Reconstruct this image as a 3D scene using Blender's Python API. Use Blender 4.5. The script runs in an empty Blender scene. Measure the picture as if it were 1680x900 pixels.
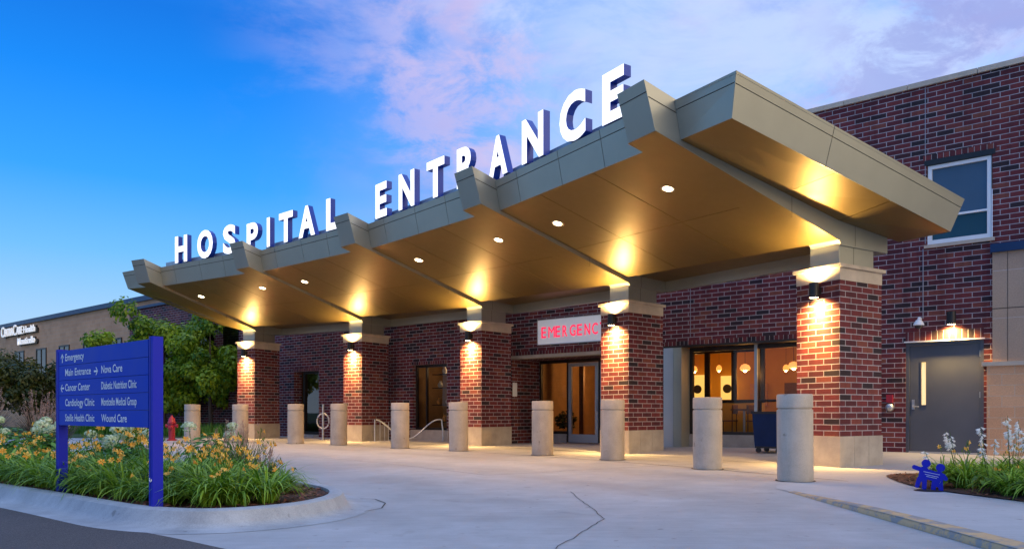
import bpy, bmesh, math, random
from mathutils import Vector, Matrix, noise
random.seed(7)
S = bpy.context.scene
col = S.collection
R_ = math.radians

# ------------------------------------------------------------------ camera
cd = bpy.data.cameras.new("camera"); cam = bpy.data.objects.new("camera", cd); col.objects.link(cam)
cam.location = (0, 0, 0.92); cam.rotation_euler = (R_(90), 0, 0)
cd.sensor_width = 36; cd.lens = 26.406; cd.shift_y = 0.1344; cd.clip_end = 3000; cd.clip_start = 0.05
S.camera = cam
S.view_settings.view_transform = 'Standard'; S.view_settings.look = 'None'
S.view_settings.exposure = 0.42; S.view_settings.gamma = 1.0

# ------------------------------------------------------------------ world
def s2l(c):
    c = c / 255.0
    return c / 12.92 if c <= 0.04045 else ((c + 0.055) / 1.055) ** 2.4
def rgb(r, g, b): return (s2l(r), s2l(g), s2l(b), 1)

W = bpy.data.worlds.new("World"); S.world = W; W.use_nodes = True
nt = W.node_tree; nt.nodes.clear()
class NT:
    def __init__(s, t): s.t = t
    def n(s, ty, **k):
        x = s.t.nodes.new(ty)
        for a, b in k.items(): setattr(x, a, b)
        return x
    def l(s, a, b): s.t.links.new(a, b)
    def math(s, op, a, b=None, c=None, clamp=False):
        x = s.n('ShaderNodeMath', operation=op, use_clamp=clamp)
        for i, v in enumerate((a, b, c)):
            if v is None: continue
            if isinstance(v, (int, float)): x.inputs[i].default_value = v
            else: s.l(v, x.inputs[i])
        return x.outputs[0]
    def mix(s, fac, a, b, bt='MIX'):
        x = s.n('ShaderNodeMix', data_type='RGBA', blend_type=bt)
        for i, v in ((0, fac), (6, a), (7, b)):
            if isinstance(v, (int, float)): x.inputs[i].default_value = v
            elif isinstance(v, (tuple, list)): x.inputs[i].default_value = v
            else: s.l(v, x.inputs[i])
        return x.outputs[2]
    def ramp(s, fac, stops, interp='LINEAR'):
        x = s.n('ShaderNodeValToRGB'); cr = x.color_ramp; cr.interpolation = interp
        while len(cr.elements) < len(stops): cr.elements.new(0.5)
        for e, (p, c) in zip(cr.elements, stops): e.position = p; e.color = c
        s.l(fac, x.inputs[0]); return x.outputs[0]
    def noise(s, vec, scale, detail=4, rough=0.55, dist=0.0):
        x = s.n('ShaderNodeTexNoise'); x.inputs['Scale'].default_value = scale
        x.inputs['Detail'].default_value = detail; x.inputs['Roughness'].default_value = rough
        x.inputs['Distortion'].default_value = dist
        if vec is not None: s.l(vec, x.inputs['Vector'])
        return x.outputs[0]
    def sstep(s, v, a, b):
        x = s.n('ShaderNodeMapRange', interpolation_type='SMOOTHSTEP')
        s.l(v, x.inputs[0]); x.inputs[1].default_value = a; x.inputs[2].default_value = b
        return x.outputs[0]
N = NT(nt)
tc = N.n('ShaderNodeTexCoord'); d = tc.outputs['Generated']
sep = N.n('ShaderNodeSeparateXYZ'); N.l(d, sep.inputs[0]); dx, dy, dz = sep.outputs
# gradient over elevation: pale at the horizon, deep blue higher up on the left side of the sky
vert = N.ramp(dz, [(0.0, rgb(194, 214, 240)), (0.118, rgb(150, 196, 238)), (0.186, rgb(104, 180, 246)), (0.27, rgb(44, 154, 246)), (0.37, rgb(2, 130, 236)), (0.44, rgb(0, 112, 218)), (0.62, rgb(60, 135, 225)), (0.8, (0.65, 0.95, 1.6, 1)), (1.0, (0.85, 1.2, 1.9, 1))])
pale = N.ramp(dz, [(0.0, rgb(196, 212, 242)), (0.25, rgb(158, 196, 248)), (0.38, rgb(136, 182, 246)), (0.5, rgb(128, 170, 240)), (0.7, (0.5, 0.7, 1.15, 1)), (0.8, (0.65, 0.95, 1.6, 1)), (1.0, (0.85, 1.2, 1.9, 1))])  # zenith stops of both ramps brightened, out of view, to light the ground
warp = N.noise(d, 1.6, 3, 0.5)
az = N.math('ADD', dx, N.math('MULTIPLY', N.math('SUBTRACT', warp, 0.5), 0.35))
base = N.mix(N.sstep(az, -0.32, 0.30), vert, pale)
# cloud layer
mp = N.n('ShaderNodeMapping'); N.l(d, mp.inputs[0]); mp.inputs['Scale'].default_value = (1.0, 1.0, 1.9); mp.inputs['Rotation'].default_value = (0.0, 0.35, 0.0)
mp.inputs['Location'].default_value = (0.33, 0.0, 0.12)
n1 = N.noise(mp.outputs[0], 3.4, 9, 0.60, 0.45)
n2 = N.noise(mp.outputs[0], 10.0, 8, 0.66, 0.3)
cl = N.math('ADD', N.math('MULTIPLY', n1, 0.7), N.math('MULTIPLY', n2, 0.3))
msk = N.math('MULTIPLY', N.sstep(az, -0.36, 0.08), N.sstep(dz, 0.16, 0.34))
dens = N.math('MULTIPLY', N.sstep(cl, 0.43, 0.57), msk)
ccol = N.ramp(N.noise(mp.outputs[0], 4.0, 4, 0.5, 0.0), [(0.34, rgb(120, 148, 222)), (0.45, rgb(160, 176, 236)), (0.52, rgb(190, 182, 226)), (0.58, rgb(188, 200, 242)), (0.68, rgb(200, 214, 246))])
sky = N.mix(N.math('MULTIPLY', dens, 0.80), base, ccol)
def toward(v, a, b):
    q = N.n('ShaderNodeVectorMath', operation='DOT_PRODUCT'); N.l(d, q.inputs[0]); q.inputs[1].default_value = Vector(v).normalized(); return N.sstep(q.outputs['Value'], a, b)
# thin white veil high on the right, a pink bank over the middle of the roof letters, a mauve streak at the far right
n3 = N.noise(mp.outputs[0], 5.2, 9, 0.62, 0.6)
sky = N.mix(N.math('MULTIPLY', toward((0.34, 1, 0.47), 0.93, 0.995), N.math('MULTIPLY', N.sstep(n3, 0.30, 0.62), 0.85)), sky, rgb(186, 206, 246))
sky = N.mix(N.math('MULTIPLY', toward((-0.06, 1, 0.42), 0.988, 1.0), N.math('MULTIPLY', N.sstep(n2, 0.42, 0.62), 0.55)), sky, rgb(206, 186, 222))
sky = N.mix(N.math('MULTIPLY', toward((0.64, 1, 0.44), 0.975, 0.998), N.math('MULTIPLY', N.sstep(n2, 0.42, 0.58), 0.7)), sky, rgb(140, 152, 214))
# afterglow behind the camera, to the right (west)
dot = N.n('ShaderNodeVectorMath', operation='DOT_PRODUCT'); N.l(d, dot.inputs[0]); dot.inputs[1].default_value = Vector((0.80, -0.60, 0.10)).normalized()
glow = N.sstep(dot.outputs['Value'], 0.45, 1.0)
sky = N.mix(N.math('MULTIPLY', glow, 0.9), sky, (1.6, 1.22, 0.78, 1))
# a little of the physical twilight sky under it
ns = N.n('ShaderNodeTexSky'); ns.sky_type = 'NISHITA'; ns.sun_disc = False
ns.sun_elevation = R_(1.5); ns.sun_rotation = R_(141)
sky = N.mix(0.04, sky, N.mix(1.0, ns.outputs[0], (0.3, 0.3, 0.3, 1), 'MULTIPLY'))
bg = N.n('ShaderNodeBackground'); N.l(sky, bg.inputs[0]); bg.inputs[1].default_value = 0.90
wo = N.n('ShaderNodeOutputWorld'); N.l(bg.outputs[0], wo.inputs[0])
# very soft low afterglow lamp
sd = bpy.data.lights.new("sun", 'SUN'); sd.energy = 0.45; sd.angle = R_(25); sd.color = (1.0, 0.88, 0.68)
sun = bpy.data.objects.new("sun", sd); col.objects.link(sun)
sun.rotation_euler = Vector((0.80, -0.60, 0.26)).to_track_quat('Z', 'Y').to_euler()

# ------------------------------------------------------------------ materials
def newmat(name):
    m = bpy.data.materials.new(name); m.use_nodes = True
    t = m.node_tree; b = t.nodes['Principled BSDF']; return m, NT(t), b
def plain(name, c, rough=0.6, metal=0.0, var=0.12, vscale=3.0, bump=0.0, bscale=60, spec=0.5, emit=None, es=0.0):
    m, n, b = newmat(name)
    t = n.n('ShaderNodeTexCoord'); o = t.outputs['Object']
    nz = n.noise(o, vscale, 5, 0.6)
    lo = tuple(x * (1 - var) for x in c[:3]) + (1,); hi = tuple(min(1, x * (1 + var)) for x in c[:3]) + (1,)
    n.l(n.ramp(nz, [(0.3, lo), (0.7, hi)]), b.inputs['Base Color'])
    rr = n.math('ADD', n.math('MULTIPLY', n.math('SUBTRACT', nz, 0.5), 0.25), rough, clamp=True)
    n.l(rr, b.inputs['Roughness'])
    b.inputs['Metallic'].default_value = metal; b.inputs['Specular IOR Level'].default_value = spec
    if bump:
        bm_ = n.n('ShaderNodeBump'); bm_.inputs['Strength'].default_value = bump; bm_.inputs['Distance'].default_value = 0.01
        n.l(n.noise(o, bscale, 5, 0.6), bm_.inputs['Height']); n.l(bm_.outputs[0], b.inputs['Normal'])
    if emit: b.inputs['Emission Color'].default_value = emit; b.inputs['Emission Strength'].default_value = es
    return m
def brick(name, stops, mortar, bw=0.305, bh=0.1016, ms=0.011, swap=False, off=0.5, bump=0.6, stain=0.25):
    m, n, b = newmat(name)
    uv = n.n('ShaderNodeTexCoord').outputs['UV']
    if swap:
        mpn = n.n('ShaderNodeMapping'); n.l(uv, mpn.inputs[0]); mpn.inputs['Rotation'].default_value = (0, 0, R_(90)); uvv = mpn.outputs[0]
    else: uvv = uv
    bt = n.n('ShaderNodeTexBrick'); n.l(uvv, bt.inputs['Vector']); bt.offset = off; bt.squash = 1.0
    for k, v in (('Scale', 1.0), ('Mortar Size', ms / 2), ('Mortar Smooth', 0.15), ('Brick Width', bw), ('Row Height', bh), ('Bias', 0.0)): bt.inputs[k].default_value = v
    bt.inputs['Color1'].default_value = (0, 0, 0, 1); bt.inputs['Color2'].default_value = (1, 1, 1, 1); bt.inputs['Mortar'].default_value = (0.5, 0.5, 0.5, 1)
    cidx = n.ramp(bt.outputs['Color'], stops)
    fine = n.noise(uv, 45, 5, 0.65)
    body = n.mix(0.5, cidx, n.ramp(fine, [(0.25, (0.55, 0.55, 0.55, 1)), (0.75, (1.3, 1.25, 1.2, 1))]), 'MULTIPLY')
    mo = n.mix(0.5, mortar, n.ramp(n.noise(uv, 20, 4), [(0.3, (0.7, 0.7, 0.7, 1)), (0.7, (1.2, 1.2, 1.2, 1))]), 'MULTIPLY')
    c = n.mix(bt.outputs['Fac'], body, mo)
    big = n.ramp(n.noise(uv, 0.7, 5, 0.6), [(0.3, (1 - stain, 1 - stain, 1 - stain, 1)), (0.7, (1.1, 1.1, 1.1, 1))])
    c = n.mix(1.0, c, big, 'MULTIPLY')
    vm = n.n('ShaderNodeMapping'); n.l(uv, vm.inputs[0]); vm.inputs['Scale'].default_value = (5, 0.35, 1)
    c = n.mix(1.0, c, n.ramp(n.noise(vm.outputs[0], 1.0, 6, 0.65), [(0.38, (0.76, 0.76, 0.78, 1) if stain > .2 else (1, 1, 1, 1)), (0.52, (1, 1, 1, 1)), (0.70, (1.0, 1.0, 1.0, 1)), (0.78, (1.3, 1.3, 1.33, 1) if stain > .2 else (1, 1, 1, 1))]), 'MULTIPLY')
    n.l(c, b.inputs['Base Color']); b.inputs['Roughness'].default_value = 0.8; b.inputs['Specular IOR Level'].default_value = 0.35
    bp = n.n('ShaderNodeBump'); bp.inputs['Strength'].default_value = bump; bp.inputs['Distance'].default_value = 0.008
    n.l(n.math('SUBTRACT', n.math('MULTIPLY', fine, 0.35), bt.outputs['Fac']), bp.inputs['Height']); n.l(bp.outputs[0], b.inputs['Normal'])
    return m
M = {}
RED = [(0.0, (0.026, 0.018, 0.026, 1)), (0.13, (0.038, 0.018, 0.024, 1)), (0.16, (0.085, 0.018, 0.026, 1)), (0.5, (0.135, 0.024, 0.032, 1)), (0.8, (0.175, 0.031, 0.035, 1)), (1.0, (0.22, 0.065, 0.045, 1))]
M['brick'] = brick('red_brick', RED, (0.43, 0.39, 0.41, 1), ms=0.015)
M['soldier'] = brick('red_brick_soldier', RED, (0.42, 0.38, 0.36, 1), bw=5.0, bh=0.105, swap=True, off=0.0)
M['tanbrick'] = brick('tan_brick', [(0, (0.60, 0.33, 0.18, 1)), (1, (0.68, 0.39, 0.22, 1))], (0.56, 0.42, 0.31, 1), bw=0.41, bh=0.205, ms=0.012, bump=0.3, stain=0.12)
M['tanblock'] = brick('tan_block', [(0, (0.40, 0.29, 0.21, 1)), (1, (0.48, 0.36, 0.27, 1))], (0.50, 0.42, 0.38, 1), bw=0.61, bh=0.9, ms=0.012, bump=0.3, off=0.0, stain=0.12)
M['lime'] = plain('limestone', (0.50, 0.42, 0.33), 0.8, var=0.13, vscale=4, bump=0.3, bscale=70)
M['limebase'] = plain('limestone_base', (0.38, 0.335, 0.28), 0.85, var=0.2, vscale=2.5, bump=0.4, bscale=60)
def metalpanel(name, c, rough, metal):
    m, n, b = newmat(name)
    o = n.n('ShaderNodeTexCoord').outputs['Object']
    nz = n.noise(o, 0.9, 4, 0.6); fn = n.noise(o, 7, 4, 0.6)
    n.l(n.ramp(nz, [(0.3, tuple(x * 0.93 for x in c) + (1,)), (0.7, tuple(x * 1.06 for x in c) + (1,))]), b.inputs['Base Color'])
    b.inputs['Metallic'].default_value = metal
    n.l(n.math('ADD', n.math('MULTIPLY', n.math('SUBTRACT', fn, 0.5), 0.12), rough), b.inputs['Roughness'])
    bp = n.n('ShaderNodeBump'); bp.inputs['Strength'].default_value = 0.06; bp.inputs['Distance'].default_value = 0.02
    n.l(nz, bp.inputs['Height']); n.l(bp.outputs[0], b.inputs['Normal'])
    return m
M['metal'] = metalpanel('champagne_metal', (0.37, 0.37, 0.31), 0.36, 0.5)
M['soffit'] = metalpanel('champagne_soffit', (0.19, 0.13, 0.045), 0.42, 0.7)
M['greymetal'] = metalpanel('grey_metal', (0.42, 0.44, 0.46), 0.4, 0.5)
M['cjoint'] = plain('grey_sealant', (0.26, 0.27, 0.32), 0.7)
M['dark'] = plain('dark_joint', (0.03, 0.025, 0.02), 0.8)
M['black'] = plain('black_metal', (0.02, 0.02, 0.022), 0.45, 0.3)
M['bronze'] = plain('dark_bronze_frame', (0.035, 0.028, 0.024), 0.4, 0.5)
M['alu'] = plain('aluminium', (0.45, 0.45, 0.46), 0.4, 0.8)
M['steel'] = plain('galvanised_steel', (0.5, 0.52, 0.55), 0.35, 0.9)
M['white'] = plain('white_paint', (0.8, 0.8, 0.8), 0.5, var=0.04)
M['letterface'] = plain('lit_white_acrylic', (0.85, 0.85, 0.85), 0.4, var=0.02, emit=(1, 0.98, 0.95, 1), es=0.95)
M['letterside'] = plain('navy_letter_return', (0.004, 0.045, 0.36), 0.35, 0.1, var=0.1)
M['signblue'] = plain('blue_sign_panel', (0.002, 0.042, 0.46), 0.55, var=0.05, spec=0.25)
M['postblue'] = plain('blue_sign_post', (0.003, 0.012, 0.42), 0.5, var=0.05, spec=0.25)
M['navy'] = plain('navy_metal', (0.012, 0.035, 0.10), 0.4, 0.3)
M['figblue'] = plain('royal_blue_plastic', (0.006, 0.012, 0.42), 0.5, var=0.1, spec=0.3)
M['signtext'] = plain('white_lettering', (0.78, 0.82, 0.85), 0.5, var=0.03)
M['redtext'] = plain('red_lit_lettering', (0.75, 0.01, 0.06), 0.4, var=0.03, emit=(1, 0.02, 0.09, 1), es=0.75)
M['signwhite'] = plain('pale_sign_face', (0.84, 0.86, 0.90), 0.45, var=0.03, emit=(0.8, 0.88, 1, 1), es=0.10)  # faint emission added to whiten the board under the canopy
M['doorgrey'] = plain('grey_painted_door', (0.07, 0.08, 0.105), 0.38, var=0.06)
M['bsign'] = plain('white_building_letters', (0.85, 0.85, 0.85), 0.5, var=0.02, emit=(1, 1, 1, 1), es=0.3)
M['mulch'] = plain('bark_mulch', (0.055, 0.024, 0.016), 0.95, var=0.7, vscale=30, bump=1.0, bscale=35)
M['hydrant'] = plain('red_paint', (0.35, 0.015, 0.035), 0.4, var=0.1)
M['wood'] = plain('brown_wood', (0.16, 0.07, 0.03), 0.5, var=0.25, vscale=8)
M['cartblue'] = plain('navy_plastic', (0.002, 0.018, 0.085), 0.5, var=0.15, spec=0.2)
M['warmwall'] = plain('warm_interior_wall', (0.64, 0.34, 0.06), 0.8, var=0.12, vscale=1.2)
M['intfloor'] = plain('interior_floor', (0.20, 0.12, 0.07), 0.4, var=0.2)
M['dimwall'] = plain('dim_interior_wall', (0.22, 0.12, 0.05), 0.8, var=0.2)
M['bark'] = plain('bark', (0.07, 0.05, 0.04), 0.9, var=0.3, vscale=15, bump=0.8)
def emis(name, c, s):
    m, n, b = newmat(name); b.inputs['Base Color'].default_value = (0.8, 0.8, 0.8, 1)
    b.inputs['Emission Color'].default_value = c + (1,); b.inputs['Emission Strength'].default_value = s; return m
M['bulb'] = emis('lamp_glow', (1, 0.72, 0.36), 22)
M['down'] = emis('downlight_glow', (1, 0.74, 0.42), 14)
M['pend'] = emis('pendant_glow', (1, 0.36, 0.05), 1.1)
M['litwall'] = emis('lit_yellow_glass', (1, 0.62, 0.13), 0.75)
def glass(name, tint, rough=0.02, alpha=0.25):
    m = bpy.data.materials.new(name); m.use_nodes = True; t = m.node_tree; t.nodes.clear(); n = NT(t)
    o = n.n('ShaderNodeOutputMaterial'); g = n.n('ShaderNodeBsdfGlossy'); g.inputs['Roughness'].default_value = rough
    tr = n.n('ShaderNodeBsdfTransparent'); tr.inputs[0].default_value = tint
    fr = n.n('ShaderNodeFresnel'); fr.inputs[0].default_value = 1.5
    mx = n.n('ShaderNodeMixShader'); n.l(n.math('ADD', n.math('MULTIPLY', fr.outputs[0], 0.55), alpha, clamp=True), mx.inputs[0])
    n.l(tr.outputs[0], mx.inputs[1]); n.l(g.outputs[0], mx.inputs[2]); n.l(mx.outputs[0], o.inputs[0]); return m
M['glass'] = glass('window_glass', (0.85, 0.85, 0.82, 1), alpha=0.0)
M['darkglass'] = glass('tinted_glass', (0.25, 0.25, 0.25, 1), alpha=0.10)
M['blind'] = plain('blue_grey_blind', (0.13, 0.22, 0.35), 0.7, var=0.05)
M['blindlow'] = plain('blue_grey_screen', (0.03, 0.13, 0.20), 0.7, var=0.05)

def concrete(name, c, lanes=False, var=0.18):
    m, n, b = newmat(name)
    g = n.n('ShaderNodeNewGeometry').outputs['Position']
    big = n.noise(g, 0.35, 6, 0.6, 0.4); mid = n.noise(g, 3.0, 6, 0.65); fn = n.noise(g, 90, 4, 0.7)
    v = n.math('ADD', n.math('ADD', n.math('MULTIPLY', big, 0.45), n.math('MULTIPLY', mid, 0.3)), n.math('MULTIPLY', fn, 0.25))
    cc = n.ramp(v, [(0.40, tuple(x * (1 - var) for x in c) + (1,)), (0.60, tuple(min(1, x * (1 + var)) for x in c) + (1,))])
    # broom streaks and drips
    st = n.n('ShaderNodeMapping'); n.l(g, st.inputs[0]); st.inputs['Rotation'].default_value = (0, 0, 0.6); st.inputs['Scale'].default_value = (1, 14, 1)
    s1 = n.noise(st.outputs[0], 1.4, 5, 0.6)
    cc = n.mix(0.5, cc, n.ramp(s1, [(0.35, (0.84, 0.84, 0.85, 1)), (0.65, (1.08, 1.07, 1.06, 1))]), 'MULTIPLY')
    sp = n.ramp(n.noise(g, 9, 2, 0.4), [(0.70, (1, 1, 1, 1)), (0.76, (0.62, 0.6, 0.58, 1))])
    cc = n.mix(1.0, cc, sp, 'MULTIPLY')
    if lanes:   # tyre-polished wheel paths that follow the curve of the drive, and dark drips
        vv = n.n('ShaderNodeVectorMath', operation='DISTANCE'); n.l(g, vv.inputs[0]); vv.inputs[1].default_value = (-26.368, -6.84, 0)
        dd = vv.outputs['Value']; soft = n.noise(g, 0.6, 4, 0.6)
        for rc in (28.4, 30.1, 32.0, 33.7):
            x = n.math('ABSOLUTE', n.math('SUBTRACT', dd, rc)); k = n.math('MULTIPLY', n.math('SUBTRACT', 1.0, n.sstep(x, 0.1, 0.5)), n.math('MULTIPLY', n.sstep(soft, 0.35, 0.65), 0.38))
            cc = n.mix(k, cc, (c[0] * .62, c[1] * .61, c[2] * .6, 1))
        cc = n.mix(1.0, cc, n.ramp(n.noise(g, 1.7, 3, 0.5, 0.8), [(0.66, (1, 1, 1, 1)), (0.72, (0.82, 0.81, 0.8, 1))]), 'MULTIPLY')
    n.l(cc, b.inputs['Base Color'])
    n.l(n.math('ADD', n.math('MULTIPLY', big, 0.35), 0.42), b.inputs['Roughness'])
    bp = n.n('ShaderNodeBump'); bp.inputs['Strength'].default_value = 0.25; bp.inputs['Distance'].default_value = 0.004
    n.l(n.math('ADD', fn, s1), bp.inputs['Height']); n.l(bp.outputs[0], b.inputs['Normal'])
    return m
M['drive'] = concrete('drive_concrete', (0.34, 0.355, 0.375), lanes=True)
M['walk'] = concrete('walk_concrete', (0.36, 0.375, 0.40), var=0.12)
M['kerb'] = concrete('kerb_concrete', (0.32, 0.35, 0.385), var=0.28)
M['bollard'] = concrete('bollard_concrete', (0.42, 0.36, 0.29), var=0.24)
def asphalt():
    m, n, b = newmat('asphalt'); g = n.n('ShaderNodeNewGeometry').outputs['Position']
    fn = n.noise(g, 130, 3, 0.8); big = n.noise(g, 0.8, 5, 0.6)
    n.l(n.mix(0.6, n.ramp(fn, [(0.35, (0.035, 0.033, 0.037, 1)), (0.55, (0.075, 0.07, 0.075, 1)), (0.72, (0.22, 0.2, 0.2, 1))]), n.ramp(big, [(0.3, (0.7, 0.7, 0.7, 1)), (0.7, (1.25, 1.2, 1.2, 1))]), 'MULTIPLY'), b.inputs['Base Color'])
    b.inputs['Roughness'].default_value = 0.85
    bp = n.n('ShaderNodeBump'); bp.inputs['Strength'].default_value = 0.7; bp.inputs['Distance'].default_value = 0.01
    n.l(fn, bp.inputs['Height']); n.l(bp.outputs[0], b.inputs['Normal']); return m
M['asphalt'] = asphalt()
def paintkerb():
    m, n, b = newmat('worn_yellow_kerb_paint'); g = n.n('ShaderNodeNewGeometry').outputs['Position']
    f = n.noise(g, 7, 7, 0.72)
    c = n.ramp(f, [(0.45, (0.24, 0.23, 0.22, 1)), (0.51, (0.46, 0.31, 0.16, 1)), (0.8, (0.52, 0.37, 0.22, 1))])
    n.l(c, b.inputs['Base Color']); b.inputs['Roughness'].default_value = 0.7; return m
M['kerbpaint'] = paintkerb()
def leaf(name, a, b_, trans=0.3, rough=0.45):
    m, n, b = newmat(name)
    t = n.n('ShaderNodeTexCoord').outputs['UV']; sx = n.n('ShaderNodeSeparateXYZ'); n.l(t, sx.inputs[0])
    n.l(n.ramp(sx.outputs[0], [(0.0, a), (1.0, b_)]), b.inputs['Base Color'])
    b.inputs['Roughness'].default_value = rough; b.inputs['Specular IOR Level'].default_value = 0.35
    tr = n.n('ShaderNodeBsdfTranslucent'); n.l(n.ramp(sx.outputs[0], [(0.0, a), (1.0, b_)]), tr.inputs[0])
    mx = n.n('ShaderNodeMixShader'); mx.inputs[0].default_value = trans
    out = [x for x in n.t.nodes if x.type == 'OUTPUT_MATERIAL'][0]
    n.l(b.outputs[0], mx.inputs[1]); n.l(tr.outputs[0], mx.inputs[2]); n.l(mx.outputs[0], out.inputs[0]); return m
M['lilyleaf'] = leaf('daylily_leaf', (0.05, 0.16, 0.006, 1), (0.32, 0.52, 0.045, 1))
M['petal'] = leaf('orange_petal', (0.95, 0.40, 0.03, 1), (1.0, 0.72, 0.18, 1), 0.35)
M['hostaleaf'] = leaf('hosta_leaf', (0.045, 0.12, 0.015, 1), (0.16, 0.28, 0.04, 1))
M['whitepetal'] = leaf('white_petal', (0.85, 0.85, 0.82, 1), (0.95, 0.95, 0.92, 1), 0.4)
M['hydra'] = leaf('pale_green_petal', (0.42, 0.55, 0.30, 1), (0.72, 0.80, 0.62, 1), 0.3)
M['shrubleaf'] = leaf('shrub_leaf', (0.04, 0.15, 0.015, 1), (0.12, 0.30, 0.04, 1))
M['treeleaf'] = leaf('maple_leaf', (0.04, 0.14, 0.008, 1), (0.42, 0.56, 0.03, 1), 0.42)
M['darkleaf'] = leaf('dark_tree_leaf', (0.014, 0.04, 0.010, 1), (0.12, 0.12, 0.018, 1))
M['reedleaf'] = leaf('reed_leaf', (0.05, 0.09, 0.03, 1), (0.16, 0.2, 0.09, 1))
M['redgrass'] = leaf('russet_grass', (0.05, 0.06, 0.02, 1), (0.13, 0.07, 0.05, 1))
M['plume'] = leaf('pinkish_plume', (0.30, 0.19, 0.16, 1), (0.45, 0.32, 0.28, 1))
M['grass'] = plain('lawn', (0.035, 0.075, 0.02), 0.95, var=0.4, vscale=12, bump=0.8, bscale=80)

# ------------------------------------------------------------------ helpers
def tag(o, label=None, cat=None, group=None, kind=None):
    if label: o['label'] = label
    if cat: o['category'] = cat
    if group: o['group'] = group
    if kind: o['kind'] = kind
    return o
def empty(name, loc=(0, 0, 0), rz=0):
    o = bpy.data.objects.new(name, None); o.location = loc; o.rotation_euler = (0, 0, rz); o.empty_display_size = 0.1; col.objects.link(o); return o
class MB:
    """collects faces (world or local coordinates) and links them as one mesh; UVs in metres by box projection"""
    def __init__(s): s.v = []; s.f = []; s.uv = {}; s.sm = False
    def face(s, pts, uv=None):
        i = len(s.v); s.v += [tuple(p) for p in pts]; s.f.append(tuple(range(i, i + len(pts))))
        if uv: s.uv[len(s.f) - 1] = uv
        return s
    def box(s, o, ex, ey, ez):
        o, ex, ey, ez = map(Vector, (o, ex, ey, ez))
        c = [o, o + ex, o + ex + ey, o + ey]; t = [p + ez for p in c]
        fl = [c[::-1], t, [c[0], c[1], t[1], t[0]], [c[1], c[2], t[2], t[1]], [c[2], c[3], t[3], t[2]], [c[3], c[0], t[0], t[3]]]
        if ex.cross(ey).dot(ez) < 0: fl = [q[::-1] for q in fl]
        for q in fl: s.face(q)
        return s
    def hexa(s, b, t):
        """8-corner solid: b and t are 4 points each, counter-clockwise seen from t"""
        b = [Vector(x) for x in b]; t = [Vector(x) for x in t]
        for q in [b[::-1], t] + [[b[i], b[(i + 1) % 4], t[(i + 1) % 4], t[i]] for i in range(4)]: s.face(q)
        return s
    def prism(s, poly, ext):
        e = Vector(ext); a = [Vector(p) for p in poly]; b = [p + e for p in a]
        s.face(a[::-1]); s.face(b); k = len(a)
        for i in range(k): s.face([a[i], a[(i + 1) % k], b[(i + 1) % k], b[i]])
        return s
    def lathe(s, prof, seg=32, c=(0, 0, 0), axis=None):
        c = Vector(c); rot = Vector((0, 0, 1)).rotation_difference(Vector(axis)).to_matrix() if axis else Matrix.Identity(3)
        rings = []
        for r, z in prof:
            rings.append([c + rot @ Vector((r * math.cos(2 * math.pi * k / seg), r * math.sin(2 * math.pi * k / seg), z)) for k in range(seg)])
        i0 = len(s.v)
        for rg in rings: s.v += [tuple(p) for p in rg]
        for j in range(len(rings) - 1):
            for k in range(seg):
                a = i0 + j * seg + k; b = i0 + j * seg + (k + 1) % seg
                s.f.append((a, b, b + seg, a + seg))
        s.f.append(tuple(i0 + k for k in range(seg))[::-1]); s.f.append(tuple(i0 + (len(rings) - 1) * seg + k for k in range(seg)))
        return s
    def tube(s, pts, r, seg=8):
        pts = [Vector(p) for p in pts]; i0 = len(s.v); n = len(pts)
        for j, p in enumerate(pts):
            t = (pts[min(j + 1, n - 1)] - pts[max(j - 1, 0)]).normalized()
            up = Vector((0, 0, 1)) if abs(t.z) < 0.95 else Vector((1, 0, 0))
            a = t.cross(up).normalized(); b = t.cross(a)
            rr = r[j] if isinstance(r, (list, tuple)) else r
            s.v += [tuple(p + a * rr * math.cos(2 * math.pi * k / seg) + b * rr * math.sin(2 * math.pi * k / seg)) for k in range(seg)]
        for j in range(n - 1):
            for k in range(seg):
                x = i0 + j * seg + k; y = i0 + j * seg + (k + 1) % seg
                s.f.append((x, x + seg, y + seg, y))
        s.f.append(tuple(i0 + k for k in range(seg))); s.f.append(tuple(i0 + (n - 1) * seg + k for k in range(seg))[::-1])
        return s
    def build(s, name, mat, parent=None, smooth=False, bevel=0, link=True, fixn=False):
        me = bpy.data.meshes.new(name); me.from_pydata(s.v, [], s.f)
        if fixn:
            b = bmesh.new(); b.from_mesh(me); bmesh.ops.remove_doubles(b, verts=b.verts, dist=1e-5); bmesh.ops.recalc_face_normals(b, faces=b.faces); b.to_mesh(me); b.free()
        uvl = me.uv_layers.new(name='UVMap')
        for p in me.polygons:
            n = p.normal; cu = s.uv.get(p.index) if not fixn else None
            if abs(n.z) > 0.75: tx, ty = Vector((1, 0, 0)), Vector((0, 1, 0))
            else:
                tx = Vector((0, 0, 1)).cross(n).normalized(); ty = Vector((0, 0, 1))
            for k, li in enumerate(p.loop_indices):
                if cu: uvl.data[li].uv = cu[k]
                else:
                    co = me.vertices[me.loops[li].vertex_index].co
                    uvl.data[li].uv = (co.dot(tx), co.dot(ty))
        me.materials.append(M[mat] if isinstance(mat, str) else mat)
        if smooth:
            for p in me.polygons: p.use_smooth = True
            try: me.set_sharp_from_angle(angle=R_(40))
            except Exception: pass
        o = bpy.data.objects.new(name, me)
        if link: col.objects.link(o)
        if parent: o.parent = parent; 
        if bevel:
            b = o.modifiers.new('bevel', 'BEVEL'); b.width = bevel; b.segments = 2; b.limit_method = 'ANGLE'; b.angle_limit = R_(50)
        return o
def attach(o, parent):
    """parent an object whose mesh is in world coordinates"""
    o.parent = parent; o.matrix_parent_inverse = parent.matrix_basis.inverted(); return o
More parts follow.
